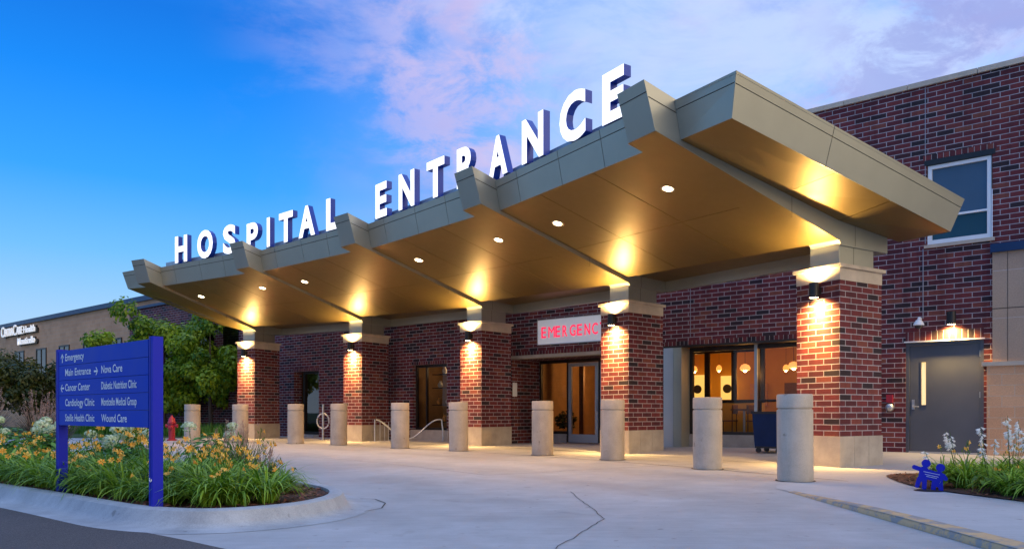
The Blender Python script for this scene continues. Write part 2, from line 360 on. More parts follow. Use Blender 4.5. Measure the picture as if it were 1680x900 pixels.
def wpart(mb, name, mat, parent, **k):
    o = mb.build(name, mat, None, **k)
    L = parent.matrix_basis.copy(); p = parent
    if parent.type == 'EMPTY':
        inv = L.inverted(); o.data.transform(inv)
    else: pass
    o.parent = parent; return o
def lamp(name, kind, loc, energy, color, parent=None, **k):
    l = bpy.data.lights.new(name, kind); l.energy = energy; l.color = color
    for a, b in k.items():
        if a != 'dir': setattr(l, a, b)
    o = bpy.data.objects.new(name, l); col.objects.link(o); o.location = loc
    if 'dir' in k: o.rotation_euler = (-Vector(k['dir'])).to_track_quat('Z', 'Y').to_euler()
    if parent: o.parent = parent
    return o
def textmesh(s, h, depth=0.0, bold=0.0, wfit=None, space=1.0):
    """mesh of a line of text with cap height h (metres) in the XZ plane, starting at x = 0; returns (mesh verts, faces)"""
    cu = bpy.data.curves.new('t', 'FONT'); cu.body = s; cu.size = 1.0; cu.extrude = 0.0; cu.offset = bold; cu.resolution_u = 4; cu.space_character = space
    ob = bpy.data.objects.new('t', cu); col.objects.link(ob)
    dg = bpy.context.evaluated_depsgraph_get(); me = bpy.data.meshes.new_from_object(ob.evaluated_get(dg))
    vs = [v.co.copy() for v in me.vertices]; fs = [tuple(p.vertices) for p in me.polygons]
    bpy.data.objects.remove(ob); bpy.data.curves.remove(cu); bpy.data.meshes.remove(me)
    return vs, fs
CAPH = None
def textflat(s, o, ux, h, bold=0.0, wfit=None, uz=(0, 0, 1), space=1.0, exact=False):
    """flat text standing on point o, running along ux, cap height h, optional fitted width"""
    global CAPH
    if CAPH is None:
        vs, _ = textmesh('H', 1); CAPH = max(v.y for v in vs)
    vs, fs = textmesh(s, h, bold=bold, space=space)
    x0 = min(v.x for v in vs); x1 = max(v.x for v in vs)
    if exact: y0 = min(v.y for v in vs); k = h / (max(v.y for v in vs) - y0)
    else: y0 = 0; k = h / CAPH
    kx = wfit / (x1 - x0) if wfit else k
    o = Vector(o); ux = Vector(ux); uz = Vector(uz)
    mb = MB(); mb.v = [tuple(o + ux * ((v.x - x0) * kx) + uz * ((v.y - y0) * k)) for v in vs]; mb.f = [f for f in fs]
    return mb, (x1 - x0) * kx

# ------------------------------------------------------------------ plan geometry
CX, CY, RC = -26.368, -6.840, 37.221          # centre and radius of the column arc
PH, DA = 0.54579, 0.134304
def frame(i):
    a = PH + (5 - i) * DA
    er = Vector((math.cos(a), math.sin(a), 0)); et = Vector((-er.y, er.x, 0))
    return Vector((CX, CY, 0)) + er * RC, er, et
def P(i, t, r, h):
    n, er, et = frame(i); return n + et * t + er * r + Vector((0, 0, h))
WO = Vector((0, 21.74, 0)); WD = Vector((0.7808, -0.6248, 0)).normalized(); WN = Vector((0.6248, 0.7808, 0)).normalized()
def Wp(u, dpt, h): return WO + WD * u + WN * dpt + Vector((0, 0, h))

# ------------------------------------------------------------------ ground
g = MB(); g.face([(-900, -200, -0.03), (900, -200, -0.03), (900, 1500, -0.03), (-900, 1500, -0.03)])
tag(g.build('ground', 'grass'), kind='structure')
g = MB(); g.face([(-60, -25, 0), (25, -25, 0), (25, 18, 0), (-8.2, 31.5, 0), (-16, 31.5, 0), (-60, 50, 0)])
tag(g.build('driveway', 'drive'), kind='structure')
g = MB(); g.face([(-60, -25, 0.004), (4.4, -25, 0.004), (2.1, 0.0, 0.004), (0.2, 3.39, 0.004), (-1.94, 5.06, 0.004), (-2.34, 5.39, 0.004), (-3.16, 6.02, 0.004), (-4.03, 6.68, 0.004), (-5.16, 7.57, 0.004), (-8, 9.75, 0.004), (-14, 14.2, 0.004), (-60, 45, 0.004)])
tag(g.build('asphalt_road', 'asphalt'), kind='structure')
# joints sawn in the driveway
g = MB()
def strip(mb, pts, w, z):
    for k in range(len(pts) - 1):
        a = Vector(pts[k]); b = Vector(pts[k + 1]); n = Vector((-(b - a).y, (b - a).x)).normalized() * w / 2
        mb.face([(a.x - n.x, a.y - n.y, z), (b.x - n.x, b.y - n.y, z), (b.x + n.x, b.y + n.y, z), (a.x + n.x, a.y + n.y, z)])
def wob(a, b, n=14, amp=0.012):
    a = Vector(a); b = Vector(b); o = []
    for i in range(n + 1):
        t = i / n; p = a.lerp(b, t); q = (random.uniform(-amp, amp), random.uniform(-amp, amp)); o.append((p.x + q[0], p.y + q[1]))
    return o
arcp = lambda r, a0, a1, n=60: [(CX + r * math.cos(a0 + (a1 - a0) * k / n), CY + r * math.sin(a0 + (a1 - a0) * k / n)) for k in range(n + 1)]
strip(g, arcp(35.15, 0.50, 1.15), 0.03, 0.004)
strip(g, wob((0.68, 8.7), (0.80, 6.5)), 0.007, 0.0045); strip(g, wob((0.80, 6.5), (0.29, 5.06)), 0.007, 0.0045); strip(g, wob((0.29, 5.06), (-0.1, 3.9)), 0.007, 0.0045)
strip(g, [(-1.62, 8.0), (-1.45, 7.95), (-1.28, 7.6), (-1.25, 7.2), (-1.4, 6.9), (-1.62, 6.75)], 0.012, 0.0045)
strip(g, [(-1.98, 6.35), (-1.72, 6.28)], 0.012, 0.0045)
for k in range(5):
    a = 0.60 + k * 0.135; strip(g, [(CX + 31.5 * math.cos(a), CY + 31.5 * math.sin(a)), (CX + 37.1 * math.cos(a), CY + 37.1 * math.sin(a))], 0.012, 0.0042)
strip(g, arcp(31.5, 0.60, 1.10), 0.012, 0.0043)
tag(g.build('pavement_joint', 'dark'), kind='structure')
# sidewalk between the columns and the wall, ramping up at the right
sm = lambda x: max(0, min(1, x)) ** 2 * (3 - 2 * max(0, min(1, x)))
def rb(a):
    if a <= 0.486: return 29.57 / math.cos(a)
    if a < 0.56: t = (a - 0.486) / 0.074; return 33.45 + (37.15 - 33.45) * sm(t)
    return 37.15
def rwall(a):
    e = Vector((math.cos(a), math.sin(a), 0)); return (WO + WN * 1.6 - Vector((CX, CY, 0))).dot(WN) / e.dot(WN)
def swz(x, y):
    q = Vector((x, y, 0)) - WO; u = q.dot(WD); dd = q.dot(WN)
    hw = 0.015 + 0.085 * sm(u / 9.5)
    z1 = hw * sm(1 + dd / 3.0)
    z2 = 0.055 * sm((9.2 - y) / 3.0)
    return max(z1, z2) + 0.003
g = MB(); NA = 130
grid = []
for i in range(NA + 1):
    a = 0.20 + (1.13 - 0.20) * i / NA; r0 = rb(a); r1 = rwall(a); row = []
    for j in range(21):
        r = r0 + (r1 - r0) * (j / 20) ** 1.3; x = CX + r * math.cos(a); y = CY + r * math.sin(a); row.append((x, y, swz(x, y)))
    grid.append(row)
for i in range(NA):
    for j in range(20): g.face([grid[i][j], grid[i][j + 1], grid[i + 1][j + 1], grid[i + 1][j]])
tag(g.build('sidewalk', 'walk', fixn=True, smooth=True), kind='structure')
# kerb at the right with worn yellow paint
g = MB(); prev = None
for k in range(41):
    a = 0.20 + (0.483 - 0.20) * k / 40; r = rb(a) ; x, y = CX + r * math.cos(a), CY + r * math.sin(a); z = swz(x, y) + 0.006
    ww = 0.05 + 0.13 * min(1, max(0, (9.0 - y) / 4)); sec = [(x + ww, y, z), (x + 0.01, y, z - 0.004), (x - 0.01, y, z * .6), (x - 0.02, y, 0.002)]
    if prev:
        for q in range(3): g.face([prev[q], sec[q], sec[q + 1], prev[q + 1]])
    prev = sec
tag(g.build('kerb', 'kerbpaint', fixn=True, smooth=True), kind='structure')
# flower island: kerb, mulch
inner = [(-14.0, 14.2), (-10.5, 11.7), (-8.0, 9.95), (-5.64, 8.27), (-4.46, 7.38), (-3.62, 6.70), (-3.2, 6.36), (-2.96, 6.22), (-2.72, 6.12), (-2.51, 6.08), (-2.3, 6.12), (-2.13, 6.23), (-1.95, 6.40), (-1.82, 6.62), (-1.75, 6.95), (-1.76, 7.25), (-1.86, 7.6), (-2.05, 7.95), (-2.35, 8.3), (-2.98, 8.85), (-4.2, 10.0), (-6.5, 12.1), (-9.0, 14.6), (-12.0, 18.0), (-15.5, 21.5), (-20, 22), (-20, 18)]
def smoothpoly(p, it=2):
    for _ in range(it):
        q = []
        for i in range(len(p)):
            a = Vector(p[i]); b = Vector(p[(i + 1) % len(p)]); q += [a.lerp(b, 0.25), a.lerp(b, 0.75)]
        p = q
    return [Vector((v[0], v[1])) for v in p]
ip = smoothpoly(inner)
ctr = Vector((-5, 11))
def offs(p, dist):
    o = []
    for i in range(len(p)):
        t = (p[(i + 1) % len(p)] - p[i - 1]).normalized(); n = Vector((t.y, -t.x)); o.append(p[i] + n * dist)
    return o
kb = MB(); secs = [(0.0, 0.10), (0.004, 0.145), (0.09, 0.15), (0.13, 0.135), (0.17, 0.05), (0.20, 0.02), (0.30, 0.010), (0.42, 0.0025)]
rings = [[(q.x, q.y, z) for q in offs(ip, dd)] for dd, z in secs]
for j in range(len(rings) - 1):
    for k in range(len(ip)):
        k2 = (k + 1) % len(ip); kb.face([rings[j][k], rings[j + 1][k], rings[j + 1][k2], rings[j][k2]])
tag(kb.build('island_kerb', 'kerb', fixn=True, smooth=True), kind='structure')
g = MB(); g.face([(q.x, q.y, 0.115) for q in offs(ip, 0.01)]); tag(g.build('mulch_bed', 'mulch'), kind='structure')
# kerb joint
g = MB()
for (px, py, nx, ny) in ((-1.93, 6.43, -0.05, 0.1), (-3.45, 6.35, 0.35, 0.5), (-5.6, 8.05, .3, .4)):
    pass
# bed at the right
bedR = smoothpoly([(5.50, 11.2), (5.10, 10.0), (4.93, 9.2), (4.97, 8.5), (5.03, 7.4), (5.1, 6.0), (5.6, 5.0), (9.4, 5.0), (9.9, 8.0), (8.4, 10.1), (6.9, 11.2)], 2)
g = MB(); g.face([(q.x, q.y, swz(q.x, q.y) + 0.012) for q in bedR]); tag(g.build('mulch_bed', 'mulch'), kind='structure')
# bark chips on the beds
def chips(name, poly, n, zf):
    mb = MB(); xs = [q.x for q in poly]; ys = [q.y for q in poly]; c = 0
    from mathutils.geometry import intersect_point_tri_2d
    def inside(x, y):
        r = False; j = len(poly) - 1
        for i in range(len(poly)):
            if (poly[i].y > y) != (poly[j].y > y) and x < (poly[j].x - poly[i].x) * (y - poly[i].y) / (poly[j].y - poly[i].y) + poly[i].x: r = not r
            j = i
        return r
    tries = 0
    while c < n and tries < n * 30:
        tries += 1
        x = random.uniform(min(xs), max(xs)); y = random.uniform(min(ys), min(max(ys), 11.3))
        if not inside(x, y): continue
        a = random.uniform(0, 6.28); s = random.uniform(0.008, 0.03); w = s * 0.45; z = zf(x, y)
        e = Vector((math.cos(a), math.sin(a), random.uniform(-.4, .4))) * s; f = Vector((-math.sin(a), math.cos(a), random.uniform(-.3, .3))) * w
        p = Vector((x, y, z + random.uniform(0.003, 0.018))); mb.face([p - e - f, p + e - f, p + e + f, p - e + f]); c += 1
    return mb.build(name, M['mulchchip']) , inside
M['mulchchip'] = plain('bark_chip', (0.16, 0.06, 0.035), 0.9, var=0.6, vscale=25)
o, inIsl = chips('bark_chips', ip, 6000, lambda x, y: 0.115); tag(o, 'reddish bark chips scattered over the flower island', 'mulch', kind='stuff')
o, inBed = chips('bark_chips', bedR, 4000, lambda x, y: swz(x, y) + 0.012); tag(o, 'reddish bark chips scattered in the bed by the grey door', 'mulch', kind='stuff')
# lawn strip by the wall on the left
g = MB(); g.face([(-10.0, 26.9, 0.02), (-8.9, 29.5, 0.02), (-40, 55, 0.02), (-60, 50, 0.02), (-40, 33, 0.02), (-16, 26.9, 0.02)])
tag(g.build('lawn', 'grass'), kind='structure')

# ------------------------------------------------------------------ hospital building
bld = tag(empty('hospital_building', Wp(0, 0, 0)), 'red brick hospital building behind the canopy with lit cafe window and grey steel door', 'building')
def bp(mb, name, mat, parent=bld, **k):
    o = mb.build(name, mat, None, **k)
    if parent is bld: o.data.transform(Matrix.Translation(-bld.location))
    elif parent.parent is bld or parent is not None: o.data.transform(Matrix.Translation(-bld.location))
    o.parent = parent; return o
TH = 0.35
HT = 7.46
openings = [  # u0, u1, h0, h1, depth of the recess
    (-10.52, -9.02, 0.0, 2.44, 0.35), (-4.12, -2.60, 0.36, 2.44, 0.22), (0.0, 3.75, 0.0, 2.47, 1.33), (4.84, 8.9, 0.0, 2.52, 0.46),
    (10.28, 11.64, 0.10, 2.33, 0.12), (10.66, 11.78, 4.24, 5.91, 0.12)]
wm = MB()
def wallpiece(mb, u0, u1, h0, h1, d0=0.0, d1=TH):
    mb.box(Wp(u0, d0, h0), WD * (u1 - u0), WN * (d1 - d0), (0, 0, h1 - h0))
def quadW(mb, u0, u1, h0, h1, d0=0.0):
    mb.face([Wp(u0, d0, h0), Wp(u1, d0, h0), Wp(u1, d0, h1), Wp(u0, d0, h1)])
# front face as a grid of quads round the openings, reveals separately
us = sorted({-13.0, 3.0, 11.86, 16.0} | {o_[0] for o_ in openings} | {o_[1] for o_ in openings})
hs = sorted({-0.05, 5.9, HT} | {o_[2] for o_ in openings} | {o_[3] for o_ in openings})
for a, b in zip(us[:-1], us[1:]):
    top = HT if a >= 3.0 else 5.9
    for c, e in zip(hs[:-1], hs[1:]):
        if c >= top: continue
        um, hm = (a + b) / 2, (c + e) / 2
        if any(q[0] < um < q[1] and q[2] < hm < q[3] for q in openings): continue
        quadW(wm, a, b, c, e)
for (a, b, c, e, dp) in openings:
    wm.face([Wp(a, 0, c), Wp(a, 0, e), Wp(a, dp, e), Wp(a, dp, c)]); wm.face([Wp(b, 0, c), Wp(b, dp, c), Wp(b, dp, e), Wp(b, 0, e)])
    wm.face([Wp(a, 0, e), Wp(b, 0, e), Wp(b, dp, e), Wp(a, dp, e)])
    if c > 0.05: wm.face([Wp(a, 0, c), Wp(a, dp, c), Wp(b, dp, c), Wp(b, 0, c)])
# roofs / ends so that the volume is closed
wm.face([Wp(3, 0, HT), Wp(16, 0, HT), Wp(16, 9, HT), Wp(3, 9, HT)]); wm.face([Wp(3, 0, 5.9), Wp(3, 0, HT), Wp(3, 9, HT), Wp(3, 9, 5.9)])
wm.face([Wp(-13, 0, 5.9), Wp(3, 0, 5.9), Wp(3, 9, 5.9), Wp(-13, 9, 5.9)]); wm.face([Wp(-13, 0, 0), Wp(-13, 9, 0), Wp(-13, 9, 5.9), Wp(-13, 0, 5.9)])
bp(wm, 'brick_wall', 'brick')
c_ = MB()
k = 3.0
while k < 16: c_.box(Wp(k + 0.004, -0.05, HT), WD * 1.21, WN * 0.45, (0, 0, 0.10)); k += 1.22
bp(c_, 'coping', 'lime', bevel=0.008)
c_ = MB(); wallpiece(c_, 10.63, 10.645, 4.3, HT - 0.01, -0.002, 0.01); wallpiece(c_, 5.55, 5.565, 2.75, 4.6, -0.002, 0.01); bp(c_, 'control_joint', 'cjoint')
# soldier courses, lintels
for (a, b, h) in ((-4.2, -2.5, 2.442), (0.0, 3.75, 2.55), (4.84, 8.9, 2.56), (10.28, 11.64, 2.335), (10.6, 11.85, 5.965), (-10.6, -8.95, 2.445)):
    s_ = MB(); wallpiece(s_, a, b, h, h + (0.21 if 10.2 < a < 10.5 else 0.10), -0.004, 0.02); bp(s_, 'soldier_course', 'soldier')
s_ = MB(); wallpiece(s_, -0.05, 3.8, 2.455, 2.545, -0.012, 0.3); bp(s_, 'lintel', 'limebase')
s_ = MB(); wallpiece(s_, 4.84, 8.9, 2.51, 2.555, -0.012, 0.3); bp(s_, 'lintel', 'bronze')
s_ = MB(); wallpiece(s_, 10.62, 11.83, 5.86, 5.96, -0.01, 0.1); bp(s_, 'lintel', 'black')
# tan block bay at the far right
t_ = MB(); wallpiece(t_, 11.79, 16, 1.88, 3.95, -0.10, 0.05); bp(t_, 'block_wall', 'tanblock')
t_ = MB(); wallpiece(t_, 11.70, 16, 0.0, 1.80, -0.12, 0.05); bp(t_, 'tan_brick_wall', 'tanbrick')
t_ = MB(); wallpiece(t_, 11.62, 16, 1.80, 1.88, -0.15, 0.05); bp(t_, 'stone_band', 'lime', bevel=0.006)
t_ = MB(); wallpiece(t_, 11.76, 16, 3.95, 4.11, -0.16, 0.05); bp(t_, 'metal_band', 'navy')
t_ = MB(); wallpiece(t_, 11.79, 16, 2.88, 2.892, -0.104, -0.09); wallpiece(t_, 12.03, 12.038, 1.88, 3.95, -0.1035, -0.09); wallpiece(t_, 12.3, 12.308, 2.88, 3.95, -0.1035, -0.09); bp(t_, 'block_joint', 'dark')
# upper window
w = MB(); a, b, c, e = 10.68, 11.76, 4.27, 5.85
for (u0, u1, h0, h1) in ((a, a + .07, c, e), (b - .07, b, c, e), (a + .07, b - .07, e - .07, e), (a + .07, b - .07, c, c + .09), (a + .07, b - .07, 4.80, 4.84)): wallpiece(w, u0, u1, h0, h1, 0.03, 0.10)
wf = bp(w, 'window', 'white', bevel=0.004)
w = MB(); quadW(w, a + .06, b - .06, c + .08, e - .06, 0.07); bp(w, 'pane', 'glass', wf)
w = MB(); quadW(w, a + .04, b - .04, 4.82, e - .04, 0.095); bp(w, 'blind', 'blind', wf)
w = MB(); quadW(w, a + .04, b - .04, c + .04, 4.82, 0.095); bp(w, 'insect_screen', 'blindlow', wf)
w = MB(); wallpiece(w, 10.62, 11.82, 4.20, 4.265, -0.05, 0.1); bp(w, 'sill', 'lime', wf)
# steel door
w = MB()
for (u0, u1, h0, h1) in ((10.28, 10.34, .10, 2.33), (11.58, 11.64, .10, 2.33), (10.34, 11.58, 2.27, 2.33)): wallpiece(w, u0, u1, h0, h1, 0.02, 0.12)
df = bp(w, 'steel_door', 'doorgrey', bevel=0.003)
w = MB(); wallpiece(w, 10.345, 10.56, 0.13, 2.265, 0.055, 0.10); wallpiece(w, 10.64, 11.575, 0.13, 2.265, 0.055, 0.10); wallpiece(w, 10.56, 10.64, 0.13, 1.07, 0.055, 0.10); wallpiece(w, 10.56, 10.64, 1.93, 2.265, 0.055, 0.10)
bp(w, 'door_leaf', 'doorgrey', df)
w = MB(); quadW(w, 10.56, 10.64, 1.07, 1.93, 0.075); bp(w, 'vision_panel', 'litwall', df)
w = MB()
for (u0, u1, h0, h1) in ((10.54, 10.56, 1.05, 1.95), (10.64, 10.66, 1.05, 1.95), (10.56, 10.64, 1.93, 1.95), (10.56, 10.64, 1.05, 1.07)): wallpiece(w, u0, u1, h0, h1, 0.045, 0.06)
bp(w, 'vision_frame', 'doorgrey', df)
w = MB(); wallpiece(w, 10.385, 10.435, 0.98, 1.18, 0.04, 0.056); w.tube([Wp(10.41, 0.04, 1.04), Wp(10.41, -0.01, 1.04), Wp(10.53, -0.015, 1.035)], 0.011, 8); bp(w, 'handle', 'steel', df, bevel=0.003)
w = MB()
for h in (0.45, 1.2, 2.0): w.tube([Wp(11.575, 0.045, h), Wp(11.575, 0.045, h + 0.12)], 0.012, 8)
bp(w, 'hinge', 'steel', df)
w = MB(); wallpiece(w, 10.34, 11.58, 0.10, 0.13, -0.04, 0.12); bp(w, 'threshold', 'alu', df)
w = MB(); wallpiece(w, 10.26, 11.66, 2.33, 2.355, -0.05, 0.02); bp(w, 'drip_cap', 'white', df)
w = MB(); wallpiece(w, 10.1, 11.9, 0.03, 0.098, -0.35, 0.02); bp(w, 'step', 'walk', df)
# far left service door between the first two columns
w = MB()
for (u0, u1, h0, h1) in ((-10.3, -10.22, 0.02, 2.44), (-9.1, -9.02, .02, 2.44), (-10.22, -9.1, 2.36, 2.44), (-10.22, -9.1, 0.02, 0.2)): wallpiece(w, u0, u1, h0, h1, 0.25, 0.33)
wf = bp(w, 'glazed_door', 'bronze')
w = MB(); quadW(w, -10.22, -9.1, 0.2, 2.36, 0.30); bp(w, 'pane', 'darkglass', wf)
w = MB(); wallpiece(w, -10.52, -9.02, 0, 0.10, -0.25, 0.2); bp(w, 'step', 'kerb')
# gift-shop window between columns 2 and 3
w = MB()
for (u0, u1, h0, h1) in ((-4.12, -4.05, .36, 2.44), (-2.67, -2.6, .36, 2.44), (-4.05, -2.67, 2.36, 2.44), (-4.05, -2.67, .36, .43), (-3.66, -3.61, .43, 2.36)): wallpiece(w, u0, u1, h0, h1, 0.14, 0.22)
wf = bp(w, 'window', 'bronze')
w = MB(); quadW(w, -4.05, -2.67, .43, 2.36, 0.18); bp(w, 'pane', 'glass', wf)
w = MB(); wallpiece(w, -4.2, -2.52, 0.0, 0.36, -0.03, 0.2); bp(w, 'sill', 'limebase', wf)
# emergency entrance: storefront at the back of the recess
DP = 1.33
w = MB()
for (u0, u1, h0, h1) in ((0.0, 0.06, .05, 2.47), (1.0, 1.06, .05, 2.47), (2.10, 2.16, .05, 2.47), (3.2, 3.26, .05, 2.47), (3.69, 3.75, .05, 2.47), (0.06, 3.69, 2.38, 2.47), (0.06, 1.0, .05, .30), (0.06, 1.0, .30, .36), (3.26, 3.69, .05, .36)): wallpiece(w, u0, u1, h0, h1, DP, DP + 0.1)
sf = bp(w, 'storefront', 'bronze')
w = MB(); quadW(w, 0.06, 1.0, .36, 2.38, DP + .05); bp(w, 'pane', 'glass', sf)
w = MB(); quadW(w, 3.26, 3.69, .36, 2.38, DP + .05); bp(w, 'pane', 'glass', sf)
w = MB(); wallpiece(w, 0.0, 1.02, 0.0, .28, DP - 0.06, DP); bp(w, 'sill', 'limebase', sf)
for a in (1.06, 2.16):
    w = MB(); b = a + 1.04
    for (u0, u1, h0, h1) in ((a + .01, a + .11, .04, 2.36), (b - .11, b - .01, .04, 2.36), (a + .11, b - .11, 2.26, 2.36), (a + .11, b - .11, .04, .28)): wallpiece(w, u0, u1, h0, h1, DP - 0.01, DP + 0.06)
    dl = bp(w, 'entrance_door', 'greymetal')
    w = MB(); quadW(w, a + .11, b - .11, .28, 2.26, DP + .03); bp(w, 'pane', 'glass', dl)
    w = MB(); hx = b - .06 if a < 2 else a + .06; w.tube([Wp(hx, DP - .01, .95), Wp(hx, DP - .07, .95), Wp(hx, DP - .07, 1.3), Wp(hx, DP - .01, 1.3)], 0.012, 8); bp(w, 'handle', 'steel', dl)
w = MB(); w.face([Wp(-.0, 0, 2.472), Wp(3.75, 0, 2.472), Wp(3.75, DP, 2.472), Wp(0, DP, 2.472)]); bp(w, 'recess_ceiling', 'dimwall')
# cafe window bay
CP = 0.46
w = MB(); wallpiece(w, 4.84, 5.10, 0.03, 2.51, -0.01, CP); bp(w, 'metal_pier', 'greymetal')
w = MB(); wallpiece(w, 5.105, 5.32, 0.03, 2.51, -0.005, CP); bp(w, 'metal_pier', 'metal')
w = MB()
for (u0, u1, h0, h1) in ((5.32, 5.40, .38, 2.52), (6.98, 7.06, .05, 2.52), (8.82, 8.9, .38, 2.52), (5.40, 8.82, 2.42, 2.52), (5.40, 8.82, .38, .45)): wallpiece(w, u0, u1, h0, h1, CP, CP + 0.1)
cf = bp(w, 'cafe_window', 'bronze')
w = MB(); quadW(w, 5.40, 6.98, .45, 2.42, CP + .05); bp(w, 'pane', 'glass', cf)
w = MB(); quadW(w, 7.06, 8.82, .45, 2.42, CP + .05); bp(w, 'pane', 'glass', cf)
w = MB(); wallpiece(w, 5.32, 6.98, 0.0, .38, CP - 0.04, CP + .1); wallpiece(w, 7.06, 8.9, 0.0, .38, CP - 0.04, CP + .1); bp(w, 'sill', 'limebase', cf)
w = MB(); wallpiece(w, 6.985, 7.055, 0.05, 2.52, CP - 0.06, CP - 0.002); bp(w, 'mullion', 'greymetal', cf)
# rooms behind the glass
def room(name, u0, u1, d0, d1, h1, wall, floor, zf=.05):
    w = MB(); w.face([Wp(u0, d1, 0), Wp(u1, d1, 0), Wp(u1, d1, h1), Wp(u0, d1, h1)]); w.face([Wp(u0, d0, 0), Wp(u0, d1, 0), Wp(u0, d1, h1), Wp(u0, d0, h1)]); w.face([Wp(u1, d0, 0), Wp(u1, d1, 0), Wp(u1, d1, h1), Wp(u1, d0, h1)])
    w.face([Wp(u0, d0, h1), Wp(u1, d0, h1), Wp(u1, d1, h1), Wp(u0, d1, h1)]); o = bp(w, name, wall)
    f_ = MB(); f_.face([Wp(u0, d0, zf), Wp(u1, d0, zf), Wp(u1, d1, zf), Wp(u0, d1, zf)]); bp(f_, 'floor', floor, o); return o
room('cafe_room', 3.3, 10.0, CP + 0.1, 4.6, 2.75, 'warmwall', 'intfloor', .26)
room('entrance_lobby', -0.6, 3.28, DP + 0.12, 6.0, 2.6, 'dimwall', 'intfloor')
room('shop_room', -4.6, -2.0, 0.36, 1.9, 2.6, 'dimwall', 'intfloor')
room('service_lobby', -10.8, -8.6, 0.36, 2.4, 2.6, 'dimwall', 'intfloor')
# cafe: glazed partition with dark bars, rear lit panels
w = MB(); pd = 1.55
for (u0, u1, h0, h1) in ((5.22, 5.35, 1.2, 2.6), (5.95, 6.07, 1.2, 2.6), (6.67, 6.80, 1.2, 2.6), (4.4, 6.8, 1.16, 1.24), (4.4, 6.8, 2.45, 2.6)): wallpiece(w, u0, u1, h0, h1, pd, pd + .08)
bp(w, 'partition_frame', 'bronze')
w = MB(); wallpiece(w, 4.4, 6.8, 0.26, 1.16, pd + .01, pd + .07); bp(w, 'partition_wall', 'warmwall')
w = MB(); wallpiece(w, 3.4, 3.95, 1.3, 2.05, 4.4, 4.55); wallpiece(w, 4.45, 4.85, 1.3, 2.0, 4.4, 4.55); bp(w, 'lit_panel', 'litwall')
w = MB()
for u in (3.72, 4.66): w.lathe([(0.13, 0), (0.13, .03)], 20, Wp(u, 4.36, 1.62), (WN.x, WN.y, 0))
bp(w, 'wall_disc', 'bronze')
for (u, dd, h) in ((4.87, 3.3, 2.16), (6.45, 1.2, 2.02), (7.64, 1.2, 2.03), (6.75, 3.3, 2.1), (4.13, 3.3, 2.16)):
    pl = tag(empty('pendant_lamp', Wp(u, dd, h)), {4.87: 'small amber pendant lamp deep inside the cafe, second from the left pane edge', 6.45: 'glowing amber glass pendant just left of the cafe window mullion', 7.64: 'glowing amber glass pendant right of the cafe mullion, nearest the brick column', 6.75: 'small amber pendant deep inside the cafe, behind the right-hand pane', 4.13: 'small amber pendant lamp deep in the cafe, farthest left'}[u], 'lamp', 'pendant lamps in the cafe')
    b_ = MB(); b_.lathe([(0.02, .10), (0.09, .07), (0.13, 0.0), (0.115, -.05), (0.07, -.07), (0.0, -.075)][::-1], 20); b_.build('lamp_shade', 'pend' if dd < 2 else 'bulbsoft' if 'bulbsoft' in M else 'pend', pl, smooth=True)
    b_ = MB(); b_.tube([(0, 0, .09), (0, 0, 2.74 - h)], 0.006, 6); b_.build('cord', 'black', pl)
    b_ = MB(); b_.lathe([(0.0, -.11), (0.03, -.10), (0.045, -.07), (0.03, -.04), (0, -.03)], 14); b_.build('bulb', 'bulb', pl, smooth=True)
    if dd > 2: pl.scale = (.62, .62, 1)
    lamp('pendant_light', 'POINT', (0, 0, -0.16), 7, (1, 0.45, 0.10), pl, shadow_soft_size=0.06)
# cafe table and chairs
tb = tag(empty('cafe_table', Wp(6.45, 1.15, 0.262)), 'small brown cafe table on a pedestal behind the lit window', 'table')
b_ = MB(); b_.lathe([(0.0, .70), (0.33, .70), (0.33, .74), (0.0, .74)], 28); b_.build('tabletop', 'wood', tb)
b_ = MB(); b_.lathe([(0.0, 0), (0.22, 0), (0.22, .02), (0.03, .04), (0.03, .70), (0, .70)], 16); b_.build('pedestal', 'steel', tb, smooth=True)
for (u, dd, rz, lb) in ((6.85, 1.0, 2.3, 'slim dark cafe chair to the right of the pedestal table'), (6.0, 1.2, -0.6, 'slim dark cafe chair to the left of the pedestal table')):
    ch = tag(empty('cafe_chair', Wp(u, dd, 0.262), rz), lb, 'chair', 'cafe chairs')
    b_ = MB(); b_.box((-.2, -.2, .43), (.4, 0, 0), (0, .4, 0), (0, 0, .03)); b_.build('seat', 'wood', ch, bevel=0.01)
    b_ = MB(); b_.box((.17, -.19, .62), (.03, 0, 0), (0, .38, 0), (0, 0, .22)); b_.build('backrest', 'wood', ch, bevel=0.01)
    for sx in (-.17, .17):
        for sy in (-.17, .17):
            b_ = MB(); b_.tube([(sx, sy, 0), (sx, sy, .43 if sx < 0 else .80)], 0.011, 6); b_.build('leg', 'black', ch)
# lobby warm lights and reception desk shapes
lamp('lobby_light', 'POINT', Wp(1.4, 4.0, 2.2), 90, (1, 0.5, 0.16), None, shadow_soft_size=0.15)
lamp('cafe_light', 'POINT', Wp(8.2, 2.6, 2.3), 20, (1, 0.50, 0.14), None, shadow_soft_size=0.2)
lamp('shop_light', 'POINT', Wp(-3.2, 1.1, 2.3), 14, (1, 0.7, 0.4), None, shadow_soft_size=0.1)
for k, u in enumerate((0.2, 1.15, 1.9, 2.9, 3.6)):
    w = MB(); wallpiece(w, u, u + .16, .05, 2.6, 3.2 + .3 * (k % 2), 3.3 + .3 * (k % 2)); bp(w, 'lobby_post', 'wood')
w = MB(); wallpiece(w, -.5, 4.2, 1.9, 2.0, 5.6, 5.7); bp(w, 'lobby_rail', 'bronze')
w = MB(); wallpiece(w, 1.3, 2.6, 1.2, 1.85, 5.85, 5.95); bp(w, 'lit_panel', 'litwall')
